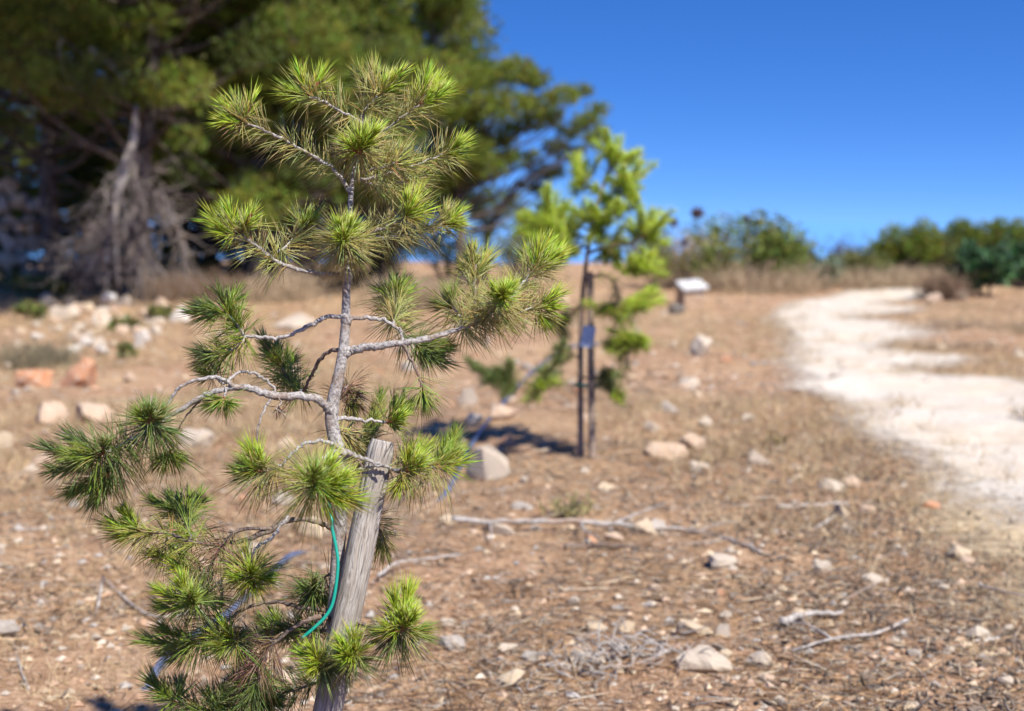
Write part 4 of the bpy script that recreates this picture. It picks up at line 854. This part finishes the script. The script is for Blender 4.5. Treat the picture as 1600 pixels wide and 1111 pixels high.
# the dead tree, grey and broken
dt = 21.5; bd = np.array((P(190, 445, dt)[0], P(190, 445, dt)[1], 0.)); bd[2] = gh(bd[0], bd[1])
T = thing('dead_tree', bd, 'grey broken dead tree with a pale trunk and drooping bare twigs', 'tree')
rs = np.random.RandomState(31); mb = MB()
tk = spline([P(212, 165, dt + .3), P(209, 215, dt + .1), P(195, 265, dt), P(183, 305, dt - .1), P(180, 360, dt - .1), P(186, 450, dt)], 6); V, Fs = tube(tk, [.035, .065, .085, .06, .03, .014], 10, .1, rs); mb.add(V, Fs); mb.build('trunk', M_DEAD, T, bd)
for a0, q0, a1, q1, r_ in [(205, 235, 240, 300, .03), (240, 300, 285, 365, .025), (205, 230, 222, 320, .028), (222, 315, 290, 345, .02), (183, 305, 120, 380, .03), (185, 300, 150, 430, .03), (190, 290, 205, 440, .03), (183, 320, 95, 420, .025), (200, 260, 130, 330, .022), (183, 330, 225, 440, .022), (190, 310, 250, 420, .02), (180, 340, 165, 445, .022), (285, 365, 290, 430, .014), (185, 330, 70, 400, .02), (182, 350, 125, 440, .02)]:
    mb = MB(); a = P(a0, q0, dt + rs.uniform(-.2, .2)); e = P(a1, q1, dt + rs.uniform(-.9, .6)); limb(mb, a, e, r_ * .42, .004, rs, -.15)
    for _ in range(26):
        k = rs.rand(); p = a * (1 - k) + e * k; f = p + (e - a) * .12 + rs.randn(3) * .30 - np.array((0, 0, .16)); limb(mb, p, f, .0055, .002, rs, .2)
    mb.build('branch', M_GREYTWIG, T, bd)
def dead_limb(px, r0, r1, d, label):
    q = [P(a, b_, d + k) for a, b_, k in px]; mb = MB(); V, Fs = tube(spline(q, 6), [r0, r1], 8, .12); mb.add(V, Fs); o = q[-1].copy(); tag(mb.build('dead_branch', M_DEAD, None, o), label, 'branch')
dl = CAM_H * F / 100
dead_limb([(14, 450, 0), (16, 420, -.1), (22, 393, 0), (52, 415, 0), (88, 446, 0)], .035, .045, dl * .98, 'bent pale dead branch propped up at the far left edge')
dead_limb([(270, 185, 1), (310, 188, .6), (345, 190, .4), (400, 176, .2)], .03, .025, 24, 'pale bare bough crossing behind the upper left needle tufts')
dead_limb([(140, 75, 0), (180, 110, 0), (196, 130, 0)], .03, .02, 21.5, 'grey bare bough above the dead tree at upper left')
dead_limb([(100, 60, 0), (92, 75, 0), (104, 130, .3)], .02, .015, 21.5, 'thin grey hanging twig at the upper left')

# pale rocks piled behind the pines
rs = np.random.RandomState(66)
for i in range(26):
    row = i // 6; a = 2 + 13.5 * (i % 6) + rs.uniform(-5, 5) + (6 if row % 2 else 0); q = 408 - row * 29 + rs.uniform(-4, 4); d = 25.0 + rs.uniform(-.2, .2); k = d / F
    o = obj('rock', rock_mesh(900 + i, 15, 1.0, [WHITE, TAN, PINK][i % 3], False)); w_ = rs.uniform(20, 38) * k
    o.scale = (w_, w_ * 1.1, w_ * rs.uniform(.75, 1.0)); o.location = P(a, q, d); o.rotation_euler = rs.rand(3) * 2
    tag(o, 'pale rock, %s from left in the %s of the shaded far left rock pile' % (['first', 'second', 'third', 'fourth', 'fifth', 'sixth'][i % 6], ['lowest row', 'second row', 'third row', 'fourth row', 'top row'][row]), 'rock', 'piled rocks in the shade of the wood')

# ------------------------------------------------------------------ shrubs
def shrub(px, py, wpx, hpx, col, label, kind='leaf', n=900, name='shrub', cat='shrub', dd=0, group=None, stemcol=None, L=.07):
    g = G(px, py); g = g * np.array(((g[1] + dd) / g[1], (g[1] + dd) / g[1], 1)); g[2] = gh(g[0], g[1])
    d = g[1]; k = d / F; w_ = wpx * k / 2; h_ = hpx * k; rs = np.random.RandomState(int(px * 7 + py)); t_ = thing(name, g, label, cat, group)
    sb = MB(); fb = MB(); nl = 9 if wpx < 140 else 16
    cs = [(np.array((rs.uniform(-.72, .72) * w_, rs.uniform(-.6, .6) * w_, h_ * rs.uniform(.35, .78)))) for _ in range(nl)]
    for c in cs:
        limb(sb, (c[0] * .15, c[1] * .15, -.03), c, .016 * max(h_, .3), .004, rs, -.1)
        if kind == 'dry':
            m_ = n // nl; q = c + rs.randn(m_, 3) * np.array((w_ * .32, w_ * .3, h_ * .25)); q[:, 2] = np.clip(np.abs(q[:, 2]) - .3 * h_, .0, None); blades(fb, q, np.tile((0, 0, 1.), (m_, 1)), 5, min(.18, .5 * h_), .0035, np.tile(col, (m_, 1)) * (.7 + .6 * rs.rand(m_, 1)), rs, .7)
        elif kind == 'pine':
            pad(fb, c, (w_ * .42, w_ * .42, h_ * .32), n // nl, rs, col, .13, .009, 8)
        else:
            m_ = n // nl; q = norm(rs.randn(m_, 3)) * rs.rand(m_, 1) ** .45 * (1 + .3 * rs.randn(m_, 1) * .3); q = c + q * np.array((w_ * .42, w_ * .42, h_ * .34)); q[:, 2] = np.maximum(q[:, 2], .02)
            ovals(fb, q, L, .32, np.tile(col, (m_, 1)) * (1 + .15 * rs.randn(m_, 3)), rs)
    sb.build('stems', M_TRUNK if kind != 'dry' else M_TWIG, t_); fb.build('foliage', M_FOL if kind != 'dry' else M_DRY, t_, kind='stuff')
    return t_
GR = (.16, .20, .04); OL = (.16, .17, .05); DG = (.06, .125, .05); ST = (.42, .32, .21); BR = (.22, .15, .10); SG = (.16, .19, .12)
shrub(1162, 450, 200, 112, GR, 'rounded green bush left of the path end against blue sky', n=5200, L=.09)
shrub(1195, 457, 190, 46, ST, 'dry straw brown scrub in front of the rounded green bush', 'dry', 1500)
shrub(1085, 452, 110, 92, ST, 'dry tan scrub behind the white topped block', 'dry', 1500)
shrub(1290, 452, 90, 48, SG, 'grey green low bush at the far bend of the path', n=1800)
shrub(1245, 444, 60, 70, (.10, .06, .05), 'dark brown withered bush right of the rounded green bush', 'dry', 900)
shrub(1310, 444, 70, 68, (.10, .055, .045), 'dark reddish withered bush behind the end of the path', 'dry', 1100)
shrub(1412, 447, 120, 90, PINE2, 'bright green low pine bush behind the end of the path', 'pine', 1500)
shrub(1350, 446, 110, 52, BR, 'brown scrub along the far end of the path', 'dry', 1500)
shrub(1440, 449, 120, 34, ST, 'straw coloured scrub in front of the low pine bush', 'dry', 1300)
shrub(1505, 448, 130, 92, PINE, 'olive pine bush in the middle of the right hand thicket', 'pine', 1600)
shrub(1585, 446, 130, 104, PINE, 'tall olive pine bush at the right edge of the picture', 'pine', 1700)
shrub(1660, 450, 140, 110, PINE, 'pine bush just beyond the right edge of the picture', 'pine', 1500)
shrub(1540, 468, 100, 72, DG, 'dark blue green broad leaved shrub beside the path bend', n=1500, L=.16)
shrub(1598, 452, 60, 72, DG, 'dark broad leaved shrub cut by the right edge of the picture', n=900, L=.15)
shrub(1480, 462, 70, 40, BR, 'brown dry scrub left of the broad leaved shrub', 'dry', 900)
shrub(1480, 515, 150, 15, ST, 'low straw grass patch inside the path bend', 'dry', 300)
shrub(1470, 548, 150, 16, ST, 'low brown grass patch jutting into the white path', 'dry', 300)
shrub(1590, 520, 120, 18, ST, 'low brown grass patch at the right edge near the path', 'dry', 300)
shrub(1640, 665, 110, 40, ST, 'dry grass clump beyond the right edge of the path', 'dry', 120)
shrub(880, 806, 90, 34, (.28, .25, .11), 'wispy yellow green grass tuft above the long pale branch', 'dry', 70)
shrub(1215, 698, 40, 20, (.30, .24, .10), 'small yellowish grass tuft near the left margin of the path', 'dry', 40)
shrub(1020, 452, 110, 90, OL, 'olive scrub right behind the second sapling', n=1500)
shrub(820, 449, 150, 96, OL, 'olive scrub behind the second sapling at left', n=1900)
shrub(700, 448, 150, 100, GR, 'green scrub at the foot of the tall edge pine', n=1900)
shrub(560, 448, 170, 100, OL, 'olive scrub behind the near sapling trunk', n=2200)
shrub(420, 470, 130, 46, ST, 'dry brown grass under the left middle branch of the sapling', 'dry', 1500)
shrub(640, 480, 160, 46, ST, 'dry tan grass behind the pale right arm of the sapling', 'dry', 1500)
shrub(340, 446, 120, 60, OL, 'olive bush at the wood edge right of the dead tree', n=1700)
shrub(245, 448, 90, 90, OL, 'olive bush among the roots of the dead tree', n=1700)
shrub(60, 468, 100, 40, OL, 'low green bush at far left under the bent dead branch', n=1100)
shrub(45, 500, 50, 30, OL, 'small olive bush left of the rubble stones', n=500)
shrub(60, 568, 120, 40, (.22, .19, .12), 'dull dry grey green bush behind the orange boulders', 'dry', 500)
shrub(195, 522, 48, 24, OL, 'small green plant among the rubble stones', n=350)
shrub(200, 560, 30, 20, OL, 'small olive plant below the rubble stones', n=160)
shrub(260, 502, 60, 20, OL, 'low olive plant right of the rubble stones', n=350)
shrub(150, 446, 120, 40, BR, 'brown dry brush below the dead tree', 'dry', 1300)
shrub(310, 470, 150, 44, BR, 'brown dry grass at the wood edge right of the rubble', 'dry', 1300)
shrub(90, 456, 130, 40, BR, 'brown dry grass at the wood edge above the rubble', 'dry', 1300)
shrub(1120, 451, 150, 74, OL, 'olive scrub left of the rounded green bush', n=1900)
shrub(1235, 451, 110, 62, OL, 'olive scrub on the right flank of the rounded green bush', n=1500)
shrub(1340, 449, 120, 60, OL, 'olive scrub behind the far end of the path', n=1500)
shrub(1460, 449, 130, 78, (.15, .16, .05), 'dull olive scrub between the two right hand pine bushes', n=1800)
shrub(1545, 449, 130, 88, (.15, .16, .05), 'dull olive scrub behind the broad leaved shrub', n=1800)
shrub(1400, 450, 170, 30, ST, 'pale straw grass along the far path margin', 'dry', 1400)
# wood-edge thicket that closes the view under the crowns
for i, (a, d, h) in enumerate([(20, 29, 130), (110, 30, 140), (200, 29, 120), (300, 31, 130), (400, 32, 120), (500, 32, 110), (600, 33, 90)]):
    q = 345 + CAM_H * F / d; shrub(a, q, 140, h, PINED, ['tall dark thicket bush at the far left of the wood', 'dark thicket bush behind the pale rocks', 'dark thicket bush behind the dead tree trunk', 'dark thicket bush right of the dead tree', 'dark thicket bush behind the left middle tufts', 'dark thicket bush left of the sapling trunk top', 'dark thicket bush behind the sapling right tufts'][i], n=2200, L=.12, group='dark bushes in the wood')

# dead flower heads on tall stalks against the sky
for a, q, h, lab in [(1090, 334, 12, 'tall dead flower stalk with the largest dark head against blue sky'), (1052, 348, 9, 'dead flower stalk close to the second sapling tip'), (1167, 340, 6, 'thin dead flower stalk rising from the rounded bush'), (1120, 358, 8, 'short green flower stalk left of the rounded bush'), (1070, 378, 7, 'lowest dead flower stalk on the skyline')]:
    d = 22.; p = P(a, q, d); g = np.array((p[0] + .05, p[1], 0.)); g[2] = gh(g[0], g[1]); rs = np.random.RandomState(a)
    t_ = thing('dead_flower', g, lab, 'flower'); mb = MB(); V, Fs = tube(spline([g, (g + p) / 2 + (.03, 0, 0), p], 6), [.008, .004], 6); mb.add(V, Fs); mb.build('stalk', M_TWIG, t_, g)
    mb = MB(); n = 70; k = h / F * d; u = norm(rs.randn(n, 3)) * rs.rand(n, 1) ** .5 * k * .8; blades(mb, p + u, u + (0, 0, k), 4, k * .6, k * .09, np.tile((.10, .06, .05) if a != 1120 else GR, (n, 1)), rs); mb.build('flower_head', M_DRY, t_, g)

# white topped block beside the ground left of the path
g = G(1080, 478); d = g[1]; k = d / F
T = thing('stone_block', g, 'squat brown stone block with a sloping white slab on top', 'block')
def box(name, sx, sy, sz, m, par, loc, rot=(0, 0, 0), bev=.015):
    me = bpy.data.meshes.new(name); bm = bmesh.new(); bmesh.ops.create_cube(bm, size=1)
    for v in bm.verts: v.co = (v.co.x * sx, v.co.y * sy, v.co.z * sz)
    bmesh.ops.bevel(bm, geom=bm.edges[:], offset=bev, segments=2, affect='EDGES')
    bm.to_mesh(me); bm.free(); o = obj(name, me, m, par); o.location = loc; o.rotation_euler = rot
    a = me.attributes.new('col', 'FLOAT_COLOR', 'POINT'); a.data.foreach_set('color', np.tile((.4, .28, .19, 1), len(me.vertices)).astype(np.float32)); return o
box('plinth', 34 * k, 32 * k, 36 * k, M_STONE, T, (0, .1, 12 * k), (0, 0, .25))
m, t, b = mat('white_slab', 0.7, 0.3); co = nd(t, 'TexCoord').outputs['Object']; t.links.new(ramp(t, noise(t, co, 20, 4), [(0.3, (.48, .47, .45)), (.7, (.60, .60, .59))]), b.inputs['Base Color'])
box('top_slab', 43 * k, 44 * k, 5 * k, m, T, (.02, .1, 32 * k), (math.radians(15), math.radians(-4), .2))
